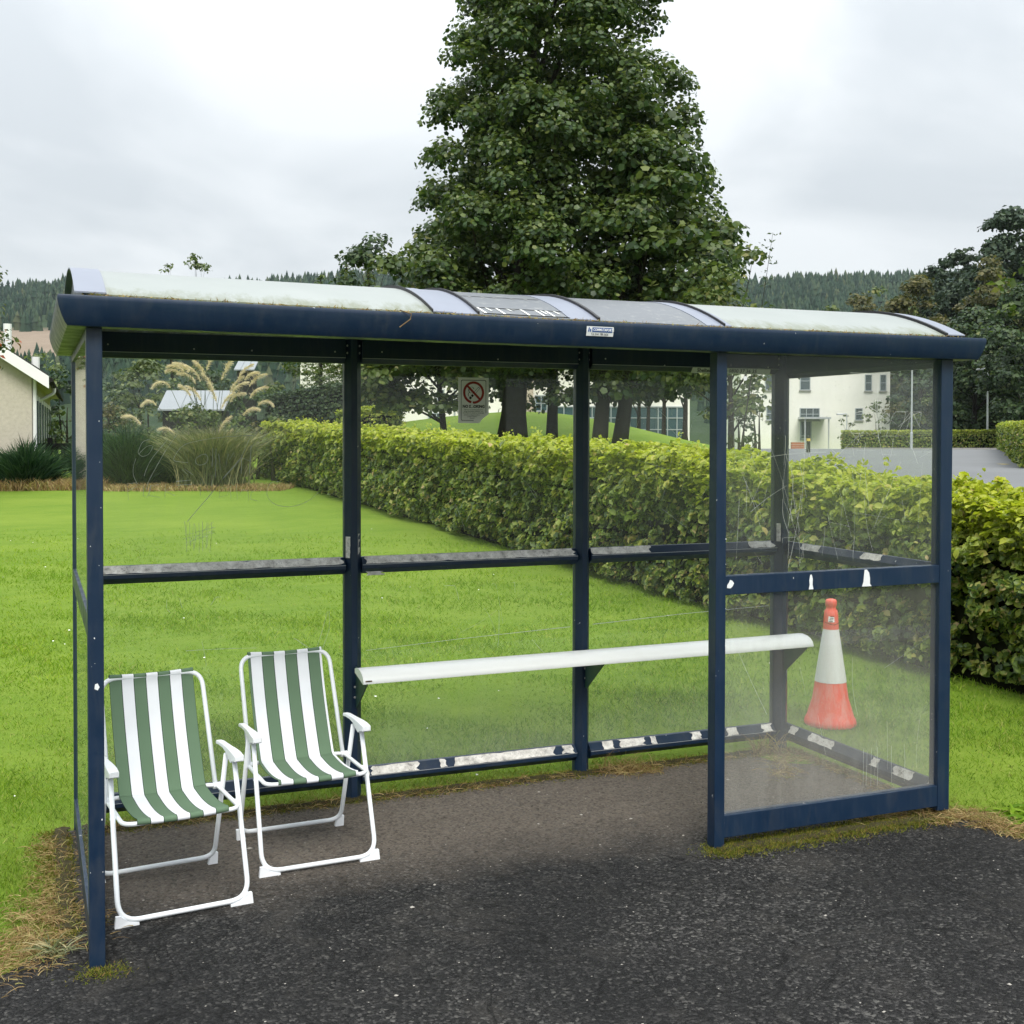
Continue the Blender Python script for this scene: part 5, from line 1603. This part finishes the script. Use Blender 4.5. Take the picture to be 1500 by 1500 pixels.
spruce(508, 58, 362, 44, 'light green spruce nearest the sycamore'); spruce(470, 66, 392, 40, 'lower spruce further left'); spruce(540, 62, 345, 36, 'spruce tip half hidden by the sycamore crown')

# ------------------------------------------------------------------ shrubs along the back of the lawn
def shrub(u, s, ytop, half, label, mat, leaf=.14, n=26, per=150, group='shrubs behind the lawn', ybot=None, name='shrub', spread=.36):
    p = site(s, sl(u, s)); z = float(hgt(p[0], p[1]))
    H = 1.76 + (633 - ytop) / 1732 * s - z; R = half / 1732 * s
    prof = [(H * .05, R * .8), (H * .35, R), (H * .7, R * .85), (H * .92, R * .45), (H * .99, R * .15)]
    tree(name, label, (p[0], p[1], z), .07, turn(env_blobs(prof, n, min(R, H) * .20, min(R, H) * .38)), leaf, per * 2.2, mat, limbs=6, group=group, cat='shrub', spread=spread, trunk_top=.6, stems=2)
shrub(215, 44, 532, 62, 'big grey green willow bush left of the pampas grass', 'willow', .17, 40, 95)
shrub(160, 50, 545, 50, 'dark bush between the bungalow and the willow bush', 'darktree', .2, 34, 90)
shrub(300, 52, 540, 60, 'dark bush behind the pampas plumes', 'darktree', .2, 36, 90)
shrub(430, 54, 528, 60, 'green bush left of the second shelter post', 'lighttree', .2, 36, 90)
shrub(485, 56, 548, 46, 'dull green bush right behind the second shelter post', 'willow', .2, 30, 90)
shrub(380, 46, 575, 40, 'low dark bush right of the pampas grass', 'darktree', .17, 26, 110)
shrub(95, 48, 535, 34, 'dark ivy covered bush behind the bungalow end', 'darktree', .19, 30, 100)
shrub(60, 62, 508, 48, 'green tree bush rising behind the bungalow roof', 'willow', .24, 34, 70)
shrub(90, 36, 606, 26, 'yellow green garden bush beside the bungalow', 'lighttree', .13, 24, 160)
shrub(405, 31.5, 606, 34, 'rambling leafy bush where the long hedge ends', 'lighttree', .12, 30, 190)
shrub(372, 32, 622, 34, 'dull bramble bush beside the pampas grass', 'olive', .12, 28, 180)
shrub(165, 33, 590, 40, 'tangled brown bramble behind the broom', 'olive', .12, 26, 170)
shrub(282, 38, 596, 58, 'low leafy bush hiding the shed wall behind the pampas grass', 'lighttree', .13, 40, 150)
shrub(345, 36, 600, 34, 'bright bush between the shed and the long hedge', 'lighttree', .12, 28, 170)
def broom(u, s, ytop, half, label):
    p = site(s, sl(u, s)); z = float(hgt(p[0], p[1])); H = 1.76 + (633 - ytop) / 1732 * s - z; R = half / 1732 * s
    t = thing('broom_bush', label, 'shrub', (p[0], p[1], z), group='dark green broom bushes')
    n = 2600
    a = rng.uniform(0, 6.28, n); q = rng.random(n) ** .6
    P = np.stack([np.cos(a) * q * R * .75, np.sin(a) * q * R * .75, rng.uniform(0, .55, n) * H * (1 - q * .5)], -1)
    Dr = np.stack([np.cos(a) * q * .8, np.sin(a) * q * .8, np.ones(n)], -1) + rng.normal(0, .25, (n, 3))
    o = link_mesh('stems', blade_mesh('stems', P, Dr, H * rng.uniform(.30, .55, n), .035, M['broom'], 2, .15), t); o['kind'] = 'stuff'
broom(188, 29.5, 598, 46, 'dark green broom bush left of the pampas grass'); broom(40, 28.5, 628, 44, 'dark green broom bush in front of the bungalow'); broom(235, 30.2, 618, 30, 'smaller broom bush touching the pampas grass')
broom(140, 29.6, 612, 26, 'dark green broom bush beside the corner post')

def dry_band():
    n = 9000
    l = rng.uniform(sl(-80, 28), sl(420, 28), n); s = 27.6 + rng.random(n) * 1.5
    x = CAM[0] + s * HX + l * HY; y = CAM[1] + s * HY - l * HX
    P = np.stack([x, y, hgt(x, y) - .03], -1)
    Dr = rng.normal(0, .3, (n, 3)); Dr[:, 2] = 1
    u = l / 28 * 1732 + 750
    L = rng.uniform(.15, .5, n) * np.where(u < 140, 1.1, .55)
    o = link_mesh('long_grass', blade_mesh('long_grass', P, Dr, L, .022, M['straw'], 2, .35))
    tag(o, 'band of tall brown dry grass along the far edge of the lawn', 'long grass', kind='stuff')
dry_band()

# ------------------------------------------------------------------ pampas grass
PS = 29.0
pp = gsite(PS, sl(312, PS))
pam = thing('pampas_grass', 'big clump of pampas grass with cream plumes behind the lawn', 'pampas grass', pp)
n = 4600
a = rng.uniform(0, 6.28, n)
P = np.stack([rng.normal(0, .28, n), rng.normal(0, .28, n), np.zeros(n)], -1)
Dr = np.stack([np.cos(a) * rng.uniform(.02, .60, n), np.sin(a) * rng.uniform(.02, .60, n), np.ones(n)], -1)
o = link_mesh('leaves', blade_mesh('leaves', P, Dr, rng.uniform(.9, 2.5, n), .020, M['pampasleaf'], 5, .36), pam); o['kind'] = 'stuff'
PL = [(258, 541), (264, 538), (270, 535), (277, 538), (274, 552), (287, 550), (296, 541), (301, 562), (314, 535), (335, 533), (325, 547), (350, 546), (361, 547), (367, 557), (242, 559), (221, 585),
      (337, 567), (310, 580), (344, 580), (369, 574), (381, 585), (204, 614), (250, 629), (330, 625), (330, 642), (277, 572), (347, 571), (289, 578), (335, 590), (366, 600)]
k_ = PS / 1732.0
for u, v in PL:
    xx, zz = (u - 312) * k_, 1.76 + (633 - v) * k_ - pp[2]
    yy = random.gauss(0, .25)
    side = 1 if xx > 0 else -1
    droop = min(.8, abs(xx) / 1.6) * random.uniform(.5, 1.1) + .08
    Lp = random.uniform(.40, .58)
    pl = []
    for q in np.linspace(0, 1, 9):       # tip curls over outwards
        ang = math.radians(80 - 190 * droop * q)
        pl.append((q, ang))
    pos = np.array((xx - side * .10, yy, zz - .16)); cur = [pos.copy()]
    for q, ang in pl[1:]:
        pos = pos + np.array((side * math.cos(ang), 0, math.sin(ang))) * Lp / 8
        cur.append(pos.copy())
    cur = np.array([[c[0] * HY + c[1] * HX, -c[0] * HX + c[1] * HY, c[2]] for c in cur])
    m_ = 260
    t_ = rng.random(m_) ** .9; idx = t_ * 8; i0 = np.clip(idx.astype(int), 0, 7); fr_ = (idx - i0)[:, None]
    Pc = cur[i0] * (1 - fr_) + cur[i0 + 1] * fr_
    tn = unit(cur[i0 + 1] - cur[i0])
    Dd = tn * 1.1 + rng.normal(0, .38, (m_, 3)) + np.array((0, 0, -.25))
    wid = np.sin(np.clip(t_, .02, .98) * math.pi) ** .5
    o = link_mesh('plume', blade_mesh('plume', Pc, Dd, .05 + .09 * wid, .011, M['plume'], 1, .25), pam); o['kind'] = 'stuff'
    s0 = np.array((random.gauss(0, .18), random.gauss(0, .18), .2))
    mid = (s0 + cur[0]) / 2 + np.array((0, 0, .18))
    MB().tube([s0 + (mid - s0) * 0, (s0 + mid) / 2 + np.array((0, 0, .05)), mid, cur[0]], .006, 4).build('stalk', M['pampasleaf'], pam)

# ------------------------------------------------------------------ rail fence on the left
fe = thing('rail_fence', 'dark two rail timber fence at the back of the lawn', 'fence', gsite(31, sl(90, 31)))
fo = np.array(fe.location)
f0, f1 = gsite(31.2, sl(-40, 31.2)), gsite(30.6, sl(150, 30.6))
for k in range(6):
    p = f0 + (f1 - f0) * k / 5
    MB(fo).box(p[0] - .06, p[0] + .06, p[1] - .06, p[1] + .06, p[2] - .2, p[2] + 1.15).build('post', M['darkwood'], fe)
for hz in (.52, .92):
    a, b = f0 + np.array((0, -.07, hz)), f1 + np.array((0, -.07, hz))
    d = unit(b - a); nn = np.array((-d[1], d[0], 0)) * .02
    MB(fo).obox((a + b) / 2, (b - a) / 2, nn, (0, 0, .085)).build('rail', M['darkwood'], fe)
fe2 = thing('wire_fence', 'grey post and single rail fence beside the long hedge end', 'fence', gsite(33, sl(390, 33)))
fo = np.array(fe2.location)
f0, f1 = gsite(33.0, sl(360, 33.0)), gsite(33.6, sl(415, 33.6))
for k in range(3):
    p = f0 + (f1 - f0) * k / 2
    MB(fo).box(p[0] - .05, p[0] + .05, p[1] - .05, p[1] + .05, p[2] - .1, p[2] + 1.05).build('post', M['greywood'], fe2)
MB(fo).obox((f0 + f1) / 2 + np.array((0, -.06, .9)), (f1 - f0) / 2, (0, .02, 0), (0, 0, .05)).build('rail', M['greywood'], fe2)

# ------------------------------------------------------------------ bungalow on the left
hs_near = gsite(29.0, sl(47, 29.0)); hs_far = gsite(47.0, sl(74, 47.0))
ex = unit((hs_far - hs_near) * np.array([1, 1, 0])); ey = np.array((-ex[1], ex[0], 0.0))     # ey: to the left, along the gable
hz0 = .25; EAVE = 3.25
LEN = float(np.linalg.norm((hs_far - hs_near)[:2])); WID = 8.0; RISE = WID / 2 * math.tan(math.radians(34))
hou = thing('bungalow', 'cream pebble dashed bungalow with dark tiled roof at the left edge', 'house', (hs_near[0], hs_near[1], hz0))
ho = np.array((hs_near[0], hs_near[1], hz0))
def hp(a, b, z): return hs_near * np.array([1, 1, 0]) + ex * a + ey * b + np.array((0, 0, z))
g = [hp(0, 0, hz0), hp(0, WID, hz0), hp(0, WID, EAVE), hp(0, WID / 2, EAVE + RISE), hp(0, 0, EAVE)]
MB(ho).prism(g, [p + ex * LEN for p in g]).build('wall', M['harl'], hou)
ov, gv = .38, .30
def slope(b0, b1):
    za = lambda b: EAVE + RISE * (1 - abs(b - WID / 2) / (WID / 2)) + .03
    q = [hp(-gv, b0, za(b0)), hp(LEN + gv, b0, za(b0)), hp(LEN + gv, b1, za(b1)), hp(-gv, b1, za(b1))]
    return MB(ho).prism(q, [p + np.array((0, 0, .14)) for p in q])
roof = slope(-ov, WID / 2).build('roof', M['roofdark'], hou)
slope(WID / 2, WID + ov).build('roof', M['roofdark'], hou)
za = lambda b: EAVE + RISE * (1 - abs(b - WID / 2) / (WID / 2)) + .03
for b0, b1 in ((-ov - .02, WID / 2), (WID / 2, WID + ov)):
    q = [hp(-gv - .04, b0, za(b0) - .20), hp(-gv - .04, b1, za(b1) - .20), hp(-gv - .04, b1, za(b1) + .10), hp(-gv - .04, b0, za(b0) + .10)]
    MB(ho).prism(q, [p + ex * .035 for p in q]).build('bargeboard', M['whitewood'], hou)
MB(ho).tube([hp(-gv, -ov - .06, za(-ov) + .0), hp(LEN + gv, -ov - .06, za(-ov) + .0)], .06, 8).build('gutter', M['darkwood'], hou)
MB(ho).obox(hp(LEN / 2, -ov / 2, EAVE - .16), ex * (LEN / 2 + gv), ey * ov / 2, (0, 0, .02)).build('soffit', M['harl'], hou)
MB(ho).tube(fillet([hp(4.0, -ov - .06, za(-ov) - .05), hp(4.0, -ov - .06, EAVE - .42), hp(4.0, -.07, EAVE - .62)], .12), .045, 8).build('downpipe', M['whitewood'], hou)
MB(ho).tube([hp(.08, -.06, EAVE - .2), hp(.08, -.06, hz0 + .1)], .05, 8).build('downpipe', M['whitewood'], hou)
for a0, w in ((1.2, 1.0), (3.1, 1.3), (5.6, 1.3), (8.2, 1.0), (10.5, 1.4), (13.2, 1.3), (15.6, 1.2)):
    f = MB(ho).obox(hp(a0 + w / 2, -.03, hz0 + 1.6), ex * w / 2, ey * .04, (0, 0, .85)).build('window', M['whitewood'], hou)
    MB(ho).obox(hp(a0 + w / 2, -.08, hz0 + 1.6), ex * (w / 2 - .12), ey * .015, (0, 0, .70)).build('pane', M['winglass'], f)
for a, b, hgt_ in ((.25, .55, .75), (1.3, -.05, .42)):
    MB(ho).tube([hp(a, b, za(b)), hp(a, b, za(b) + hgt_)], .10, 10).build('flue', M['whitewood'], roof)

# ------------------------------------------------------------------ sheds behind the pampas grass
def shed(label, s, u0, u1, ytop, ybot, depth, name='garden_shed', tilt=.0):
    l0, l1 = sl(u0, s), sl(u1, s)
    c = gsite(s, (l0 + l1) / 2)
    ztop, zbot = 1.76 + (633 - ytop) / 1732 * s, 1.76 + (633 - ybot) / 1732 * s
    t = thing(name, label, 'shed', c)
    R = np.array((HY, -HX, 0)); Fw = np.array((HX, HY, 0)); w = (l1 - l0) / 2
    p = c * np.array([1, 1, 0])
    MB(c).obox(p + Fw * depth / 2 + np.array((0, 0, (zbot + c[2]) / 2)), R * (w - .12), Fw * depth / 2, (0, 0, (zbot - c[2]) / 2)).build('wall', M['darkwood'], t)
    nsh = 3
    for k in range(nsh):
        x0, x1 = -w + 2 * w * k / nsh, -w + 2 * w * (k + 1) / nsh - .015
        q = [p + R * x0 - Fw * .15 + np.array((0, 0, zbot)), p + R * x1 - Fw * .15 + np.array((0, 0, zbot)), p + R * x1 + Fw * depth + np.array((0, 0, ztop + tilt)), p + R * x0 + Fw * depth + np.array((0, 0, ztop))]
        MB(c).prism(q, [v + np.array((0, 0, .05)) for v in q]).build('roof_sheet', M['metalroof'], t)
shed('grey sheet roofed shed behind the pampas grass', 40, 233, 332, 573, 602, .9)
shed('small grey roofed outbuilding behind the highest plumes', 56, 344, 374, 527, 543, .9, 'outbuilding')

# ------------------------------------------------------------------ school buildings
R3 = np.array((HY, -HX, 0)); F3 = np.array((HX, HY, 0))
def zy(y, s): return 1.76 + (633 - y) / 1732 * s
def block(t, o, s, u0, u1, ztop, depth, mat, name='wall', zb=None):
    l0, l1 = sl(u0, s), sl(u1, s)
    c = site(s, (l0 + l1) / 2); z0 = (float(hgt(c[0], c[1])) - .6) if zb is None else zb
    return MB(o).obox(c + F3 * depth / 2 + np.array((0, 0, (z0 + ztop) / 2)), R3 * (l1 - l0) / 2, F3 * depth / 2, (0, 0, (ztop - z0) / 2)).build(name, mat, t)
def window(t, o, s, u0, u1, ya, yb2, cols=2, rows=1, mat=None, name='window'):
    l0, l1 = sl(u0, s), sl(u1, s); z1, z0 = zy(ya, s), zy(yb2, s)
    c = site(s, (l0 + l1) / 2) + np.array((0, 0, (z0 + z1) / 2))
    w, h = (l1 - l0) / 2, (z1 - z0) / 2
    f = MB(o)
    fwid = min(.07, w * .2)
    for sx in (-1, 1): f.obox(c - F3 * .05 + R3 * sx * (w - fwid / 2), R3 * fwid / 2, F3 * .06, (0, 0, h))
    for sz in (-1, 1): f.obox(c - F3 * .05 + np.array((0, 0, sz * (h - fwid / 2))), R3 * (w - fwid), F3 * .058, (0, 0, fwid / 2))
    for k in range(1, cols): f.obox(c - F3 * .04 + R3 * (-w + 2 * w * k / cols), R3 * fwid * .4, F3 * .05, (0, 0, h - fwid))
    for k in range(1, rows): f.obox(c - F3 * .038 + np.array((0, 0, -h + 2 * h * k / rows)), R3 * (w - fwid), F3 * .05, (0, 0, fwid * .4))
    fo_ = f.build(name, M['winframe'], t)
    for i in range(cols):
        for j in range(rows):
            cc = c - F3 * .02 + R3 * (-w + 2 * w * (i + .5) / cols) + np.array((0, 0, -h + 2 * h * (j + .5) / rows))
            MB(o).obox(cc, R3 * (w / cols - .01), F3 * .025, (0, 0, h / rows - .01)).build('pane', mat or M['winglass'], fo_)
    MB(o).obox(c - F3 * .09 - np.array((0, 0, h + .05)), R3 * (w + .08), F3 * .09, (0, 0, .045)).build('sill', M['kerb'], fo_)
s1 = 70.0
so = gsite(s1, sl(640, s1))
sc1 = thing('school_building', 'low white rendered school building behind the green mound', 'building', so)
block(sc1, so, s1, 440, 763, zy(520, s1), 10, M['whitewall'])
block(sc1, so, s1 - .6, 763, 781, zy(530, s1), 9, M['stone'], 'stone_pier')
block(sc1, so, s1 + .5, 781, 1010, zy(530, s1), 9, M['whitewall'])
for u0, u1, ya, yb2, c_, r_ in ((571, 582, 604, 618, 2, 1), (627, 652, 604, 618, 4, 1), (700, 740, 604, 618, 4, 1), (640, 651, 570, 586, 1, 2), (600, 611, 570, 586, 1, 2), (560, 571, 570, 586, 1, 2), (690, 701, 570, 586, 1, 2)):
    window(sc1, so, s1, u0, u1, ya, yb2, c_, r_)
window(sc1, so, s1 + .5, 783, 802, 578, 602, 2, 2, M['tealglass'])
window(sc1, so, s1 + .5, 812, 1005, 594, 645, 14, 3, M['tealglass'], 'glazed_wall')
for u in (584, 666): MB(so).tube([site(s1 - .1, sl(u, s1), zy(530, s1)), site(s1 - .1, sl(u, s1), zy(622, s1))], .05, 8).build('downpipe', M['winframe'], sc1)
block(sc1, so, s1 - .4, 436, 1014, zy(516, s1), 10.6, M['winframe'], 'roof', zy(520, s1) + .02)
s2 = 112.0
so2 = gsite(s2, sl(1200, s2))
sc2 = thing('school_block', 'cream white two storey block beyond the car park', 'building', so2)
block(sc2, so2, s2, 1085, 1303, zy(492, s2), 12, M['whitewall'])
block(sc2, so2, s2 - .35, 1082, 1306, zy(487, s2), 12.7, M['winframe'], 'roof', zy(492, s2) + .02)
for u0, u1, ya, yb2, c_, r_ in ((1171, 1186, 543, 570, 1, 2), (1266, 1276, 547, 571, 1, 2), (1288, 1297, 547, 571, 1, 2), (1171, 1200, 596, 614, 3, 2), (1252, 1263, 596, 614, 1, 2), (1120, 1135, 546, 570, 1, 2), (1122, 1138, 594, 614, 2, 2), (1215, 1225, 545, 570, 1, 2)):
    if u0 == 1215: continue
    window(sc2, so2, s2, u0, u1, ya, yb2, c_, r_)
cc = site(s2 - 1.2, sl(1188, s2)); MB(so2).obox(cc + np.array((0, 0, zy(611, s2))), R3 * 1.25, F3 * 1.2, (0, 0, .09)).build('porch_canopy', M['galv'], sc2)
for du in (-1.1, 1.1): MB(so2).obox(cc + R3 * du - F3 * .9 + np.array((0, 0, (zy(612, s2) + float(hgt(cc[0], cc[1]))) / 2)), R3 * .05, F3 * .05, (0, 0, (zy(612, s2) - float(hgt(cc[0], cc[1]))) / 2)).build('porch_post', M['galv'], sc2)
f = MB(so2).obox(site(s2, sl(1180, s2), zy(629, s2)), R3 * .55, F3 * .06, (0, 0, .95)).build('door', M['winframe'], sc2)
MB(so2).obox(site(s2 - .08, sl(1180, s2), zy(628, s2)), R3 * .42, F3 * .02, (0, 0, .75)).build('pane', M['winglass'], f)
bw = thing('planter_wall', 'low orange brick planter wall before the white block', 'wall', gsite(104, sl(1166, 104)))
for k in range(3):
    for j in range(6):
        c = gsite(104, sl(1157, 104) + .2 + j * .19 * 1.0, 0)
        MB(np.array(bw.location)).obox(c + np.array((0, 0, .1 + k * .2)), R3 * .088, F3 * .2, (0, 0, .09)).build('brick', M['brick'], bw)

# ------------------------------------------------------------------ car park
def cp():
    ss = np.concatenate([np.linspace(21, 60, 20), np.linspace(64, 108, 12)])
    rows = []
    for s in ss:
        l0 = max(sl(1010, s), sl(1100, s)) if s < 90 else sl(1080, s)
        l1 = sl(1640, s)
        rows.append([gsite(s, l, .03) for l in np.linspace(l0, l1, 12)])
    o = MB().strip(rows).build('car_park', M['carpark'], smooth=True)
    tag(o, 'grey worn car park surface beyond the hedge', 'car park', kind='structure')
cp()
def kerb_line(pts, label):
    t = thing('kerb', label, 'kerb', pts[0])
    o_ = np.array(t.location)
    for i in range(len(pts) - 1):
        a, b = np.array(pts[i]), np.array(pts[i + 1]); d = unit(b - a); nn = np.array((-d[1], d[0], 0)) * .08
        n = max(1, min(60, int(np.linalg.norm(b - a) / .92)))
        for k in range(n):
            p, q = a + (b - a) * k / n, a + (b - a) * (k + 1) / n
            MB(o_).obox((p + q) / 2 + np.array((0, 0, .04)), (q - p) / 2 * .985, nn, (0, 0, .10)).build('kerb_stone', M['kerb'], t)
kerb_line([gsite(83.5, sl(1472, 83.5)), gsite(89.5, sl(1238, 89.5))], 'pale kerb at the foot of the far clipped hedge')
for i, (s, u0, u1, w, mt, lb) in enumerate(((62, 1338, 1392, .12, 'roadpaint', 'long white bay line on the car park'), (66, 1255, 1282, .12, 'roadpaint', 'short white bay line left of the long one'), (56, 1292, 1312, .12, 'roadpaint', 'nearest short white bay line'), (98, 1165, 1245, .15, 'roadpaint', 'white line before the white block'), (43.5, 1464, 1476, .3, 'roadyellow', 'yellow painted mark beside the clipped hedge block'))):
    a, b = gsite(s, sl(u0, s), .036), gsite(s, sl(u1, s), .036)
    d = unit(b - a); nn = np.array((-d[1], d[0], 0)) * w
    o = MB().add([a - nn, b - nn, b + nn, a + nn], [(0, 1, 2, 3)]).build('road_marking', M[mt]); tag(o, lb, 'road marking', kind='structure')

def lamp(u, s, ytop, r, label, arm):
    p = gsite(s, sl(u, s)); t = thing('lamp_column', label, 'street lamp', p, group='car park lamps')
    H = zy(ytop, s) - p[2]
    MB().tube([(0, 0, -.1), (0, 0, 1.2), (0, 0, 1.25), (0, 0, H)], [r * 1.5, r * 1.5, r, r * .8], 10).build('column', M['galv'], t)
    if arm:
        MB().tube(fillet([(0, 0, H - .02), (0, 0, H + .12), tuple(-R3 * .35 + np.array((0, 0, H + .10)))], .1), r * .7, 8).build('bracket_arm', M['galv'], t)
        MB().obox(-R3 * .55 + np.array((0, 0, H + .06)), R3 * .30, F3 * .13, (0, 0, .07)).build('lamp_head', M['galv'], t, bevel=.02)
lamp(1446, 88, 540, .075, 'grey lamp column with a small head above the far hedge', True)
lamp(1335, 84, 520, .065, 'grey lamp column seen through the end glass', False)
lamp(1408, 104, 568, .055, 'thin distant lamp column beside the corner post', False)
lamp(1240, 100, 606, .05, 'short lamp bollard before the white block', True)
bo = thing('bollard', 'black bollard with a yellow band at the car park edge', 'bollard', gsite(60, sl(1184, 60)))
MB().lathe([(.0001, -.1), (.10, -.1), (.10, .62), (.10, .8), (.09, .88), (.0001, .90)], n=16).build('post', M['black'], bo)
MB().lathe([(.101, .62), (.104, .625), (.104, .755), (.101, .76)], n=16).build('band', M['roadyellow'], bo)
shrub(1285, 100, 588, 26, 'feathery green shrub at the corner of the white block', 'willow', .28, 22, 45, 'shrubs round the car park')
shrub(1365, 92, 560, 32, 'tall pale willow shrub right of the lamp column', 'lighttree', .26, 26, 55, 'shrubs round the car park')
shrub(1395, 96, 586, 18, 'narrow green shrub behind the corner post', 'lighttree', .26, 16, 55, 'shrubs round the car park')
shrub(1085, 48, 575, 30, 'dark loose shrub seen through the front screen beside the post', 'darktree', .16, 26, 120, 'shrubs round the car park')
shrub(1110, 50, 540, 34, 'leafy young tree bush before the white block', 'darktree', .16, 26, 75, 'shrubs round the car park', spread=.5)
shrub(1240, 106, 606, 16, 'small pale shrub before the white block', 'lighttree', .22, 12, 60, 'shrubs round the car park')

# ------------------------------------------------------------------ hills
def ridge(u):
    return np.interp(u, [-2600, -1200, -300, 0, 100, 200, 320, 430, 520, 650, 800, 950, 1080, 1150, 1250, 1350, 1450, 1600, 1900, 2600, 4200], [520, 470, 420, 412, 408, 408, 412, 402, 394, 400, 410, 412, 408, 400, 397, 395, 397, 400, 430, 480, 560])
def hill_z(u, s):
    q = np.clip((s - 240) / (900 - 240), 0, 1.6)
    zr = 1.76 + (633 - ridge(u)) / 1732 * 900 - 8.0
    z0 = 2.0
    shape = np.where(q <= 1, q ** 1.25, 1 - (q - 1) * .5)
    return z0 + (zr - z0) * shape - 3 * (q <= 0)
def hill():
    us = np.linspace(-2600, 4200, 240); ss = np.concatenate([[200], np.linspace(240, 1250, 40)])
    U, S = np.meshgrid(us, ss)
    L = (U - 750) / 1732 * S
    X = CAM[0] + S * HX + L * HY; Y = CAM[1] + S * HY - L * HX
    Z = hill_z(U, S) + 1.5 * np.sin(X * .021) * np.sin(Y * .017) * (S > 260)
    V = np.stack([X, Y, Z], -1).reshape(-1, 3)
    nr, nc = U.shape
    i, j = np.meshgrid(np.arange(nr - 1), np.arange(nc - 1), indexing='ij')
    F = np.stack([i * nc + j, i * nc + j + 1, (i + 1) * nc + j + 1, (i + 1) * nc + j], -1).reshape(-1, 4)
    tint = ((U < 130) & (S > 430) & (S < 610)).astype(float).reshape(-1)
    me = np_mesh('hill', V, F, M['hill'], None, tint)
    me.polygons.foreach_set('use_smooth', [True] * len(me.polygons))
    o = link_mesh('hill', me); tag(o, 'wooded hillside closing the view with a brown felled patch', 'hill', kind='structure')
hill()
def plantation(lo_u, hi_u, n, label):
    u = rng.uniform(lo_u, hi_u, n); s = 260 + 660 * rng.random(n) ** .62
    keep = ~((u < 130 + 25 * np.sin(s * .05)) & (s > 440) & (s < 600))
    u, s = u[keep], s[keep]
    l = (u - 750) / 1732 * s
    x = CAM[0] + s * HX + l * HY; y = CAM[1] + s * HY - l * HX
    z = hill_z(u, s) - .5
    n = len(u)
    H = rng.uniform(6.5, 11, n) * np.where(rng.random(n) < .1, 1.25, 1); R = H * rng.uniform(.17, .24, n)
    V, k = [], 6
    B = np.stack([x, y, z], -1)
    rings = [(.0, 1.0), (.45, .62), (.42, .85), (.75, .30), (.72, .48)]
    for h_, r_ in rings:
        ph = rng.uniform(0, 1, n)
        for q in range(k):
            a = 2 * math.pi * q / k + ph
            rr = R * r_ * rng.uniform(.75, 1.25, n)
            V.append(B + np.stack([np.cos(a) * rr, np.sin(a) * rr, H * h_ + 0 * rr], -1))
    V.append(B + np.stack([0 * R, 0 * R, H], -1))
    V = np.stack(V, 1)
    tri = []
    for a_, b_ in ((0, 1), (2, 3)):
        for q in range(k):
            q2 = (q + 1) % k
            tri += [[a_ * k + q, a_ * k + q2, b_ * k + q2], [a_ * k + q, b_ * k + q2, b_ * k + q]]
    for q in range(k): tri.append([4 * k + q, 4 * k + (q + 1) % k, 5 * k])
    nv = 5 * k + 1
    F = (np.arange(n)[:, None, None] * nv + np.array(tri)[None]).reshape(-1, 3)
    o = link_mesh('conifer_forest', np_mesh('conifer_forest', V.reshape(-1, 3), F, M['conifer'], np.repeat(rng.random(n), nv)))
    tag(o, label, 'forest', kind='stuff')
plantation(-260, 700, 5200, 'dark conifer plantation on the left hillside')
plantation(980, 1680, 6000, 'dark conifer plantation on the right hillside')

# ------------------------------------------------------------------ air
hz = MB().box(-3600, 4200, -2200, 3600, -2.0, 175).build('haze', plain('haze_skin', (.5, .5, .5)))
hm = bpy.data.materials.new('haze_air'); hm.use_nodes = True
hm.node_tree.nodes.clear()
ho_ = hm.node_tree.nodes.new('ShaderNodeOutputMaterial')
hv = hm.node_tree.nodes.new('ShaderNodeVolumePrincipled')
hv.inputs['Color'].default_value = (.80, .88, .95, 1)
hv.inputs['Density'].default_value = .00008
hv.inputs['Anisotropy'].default_value = 0.0
hm.node_tree.links.new(hv.outputs[0], ho_.inputs['Volume'])
hz.data.materials.clear(); hz.data.materials.append(hm)
tag(hz, 'thin damp air softening the far hills', 'haze', kind='stuff')
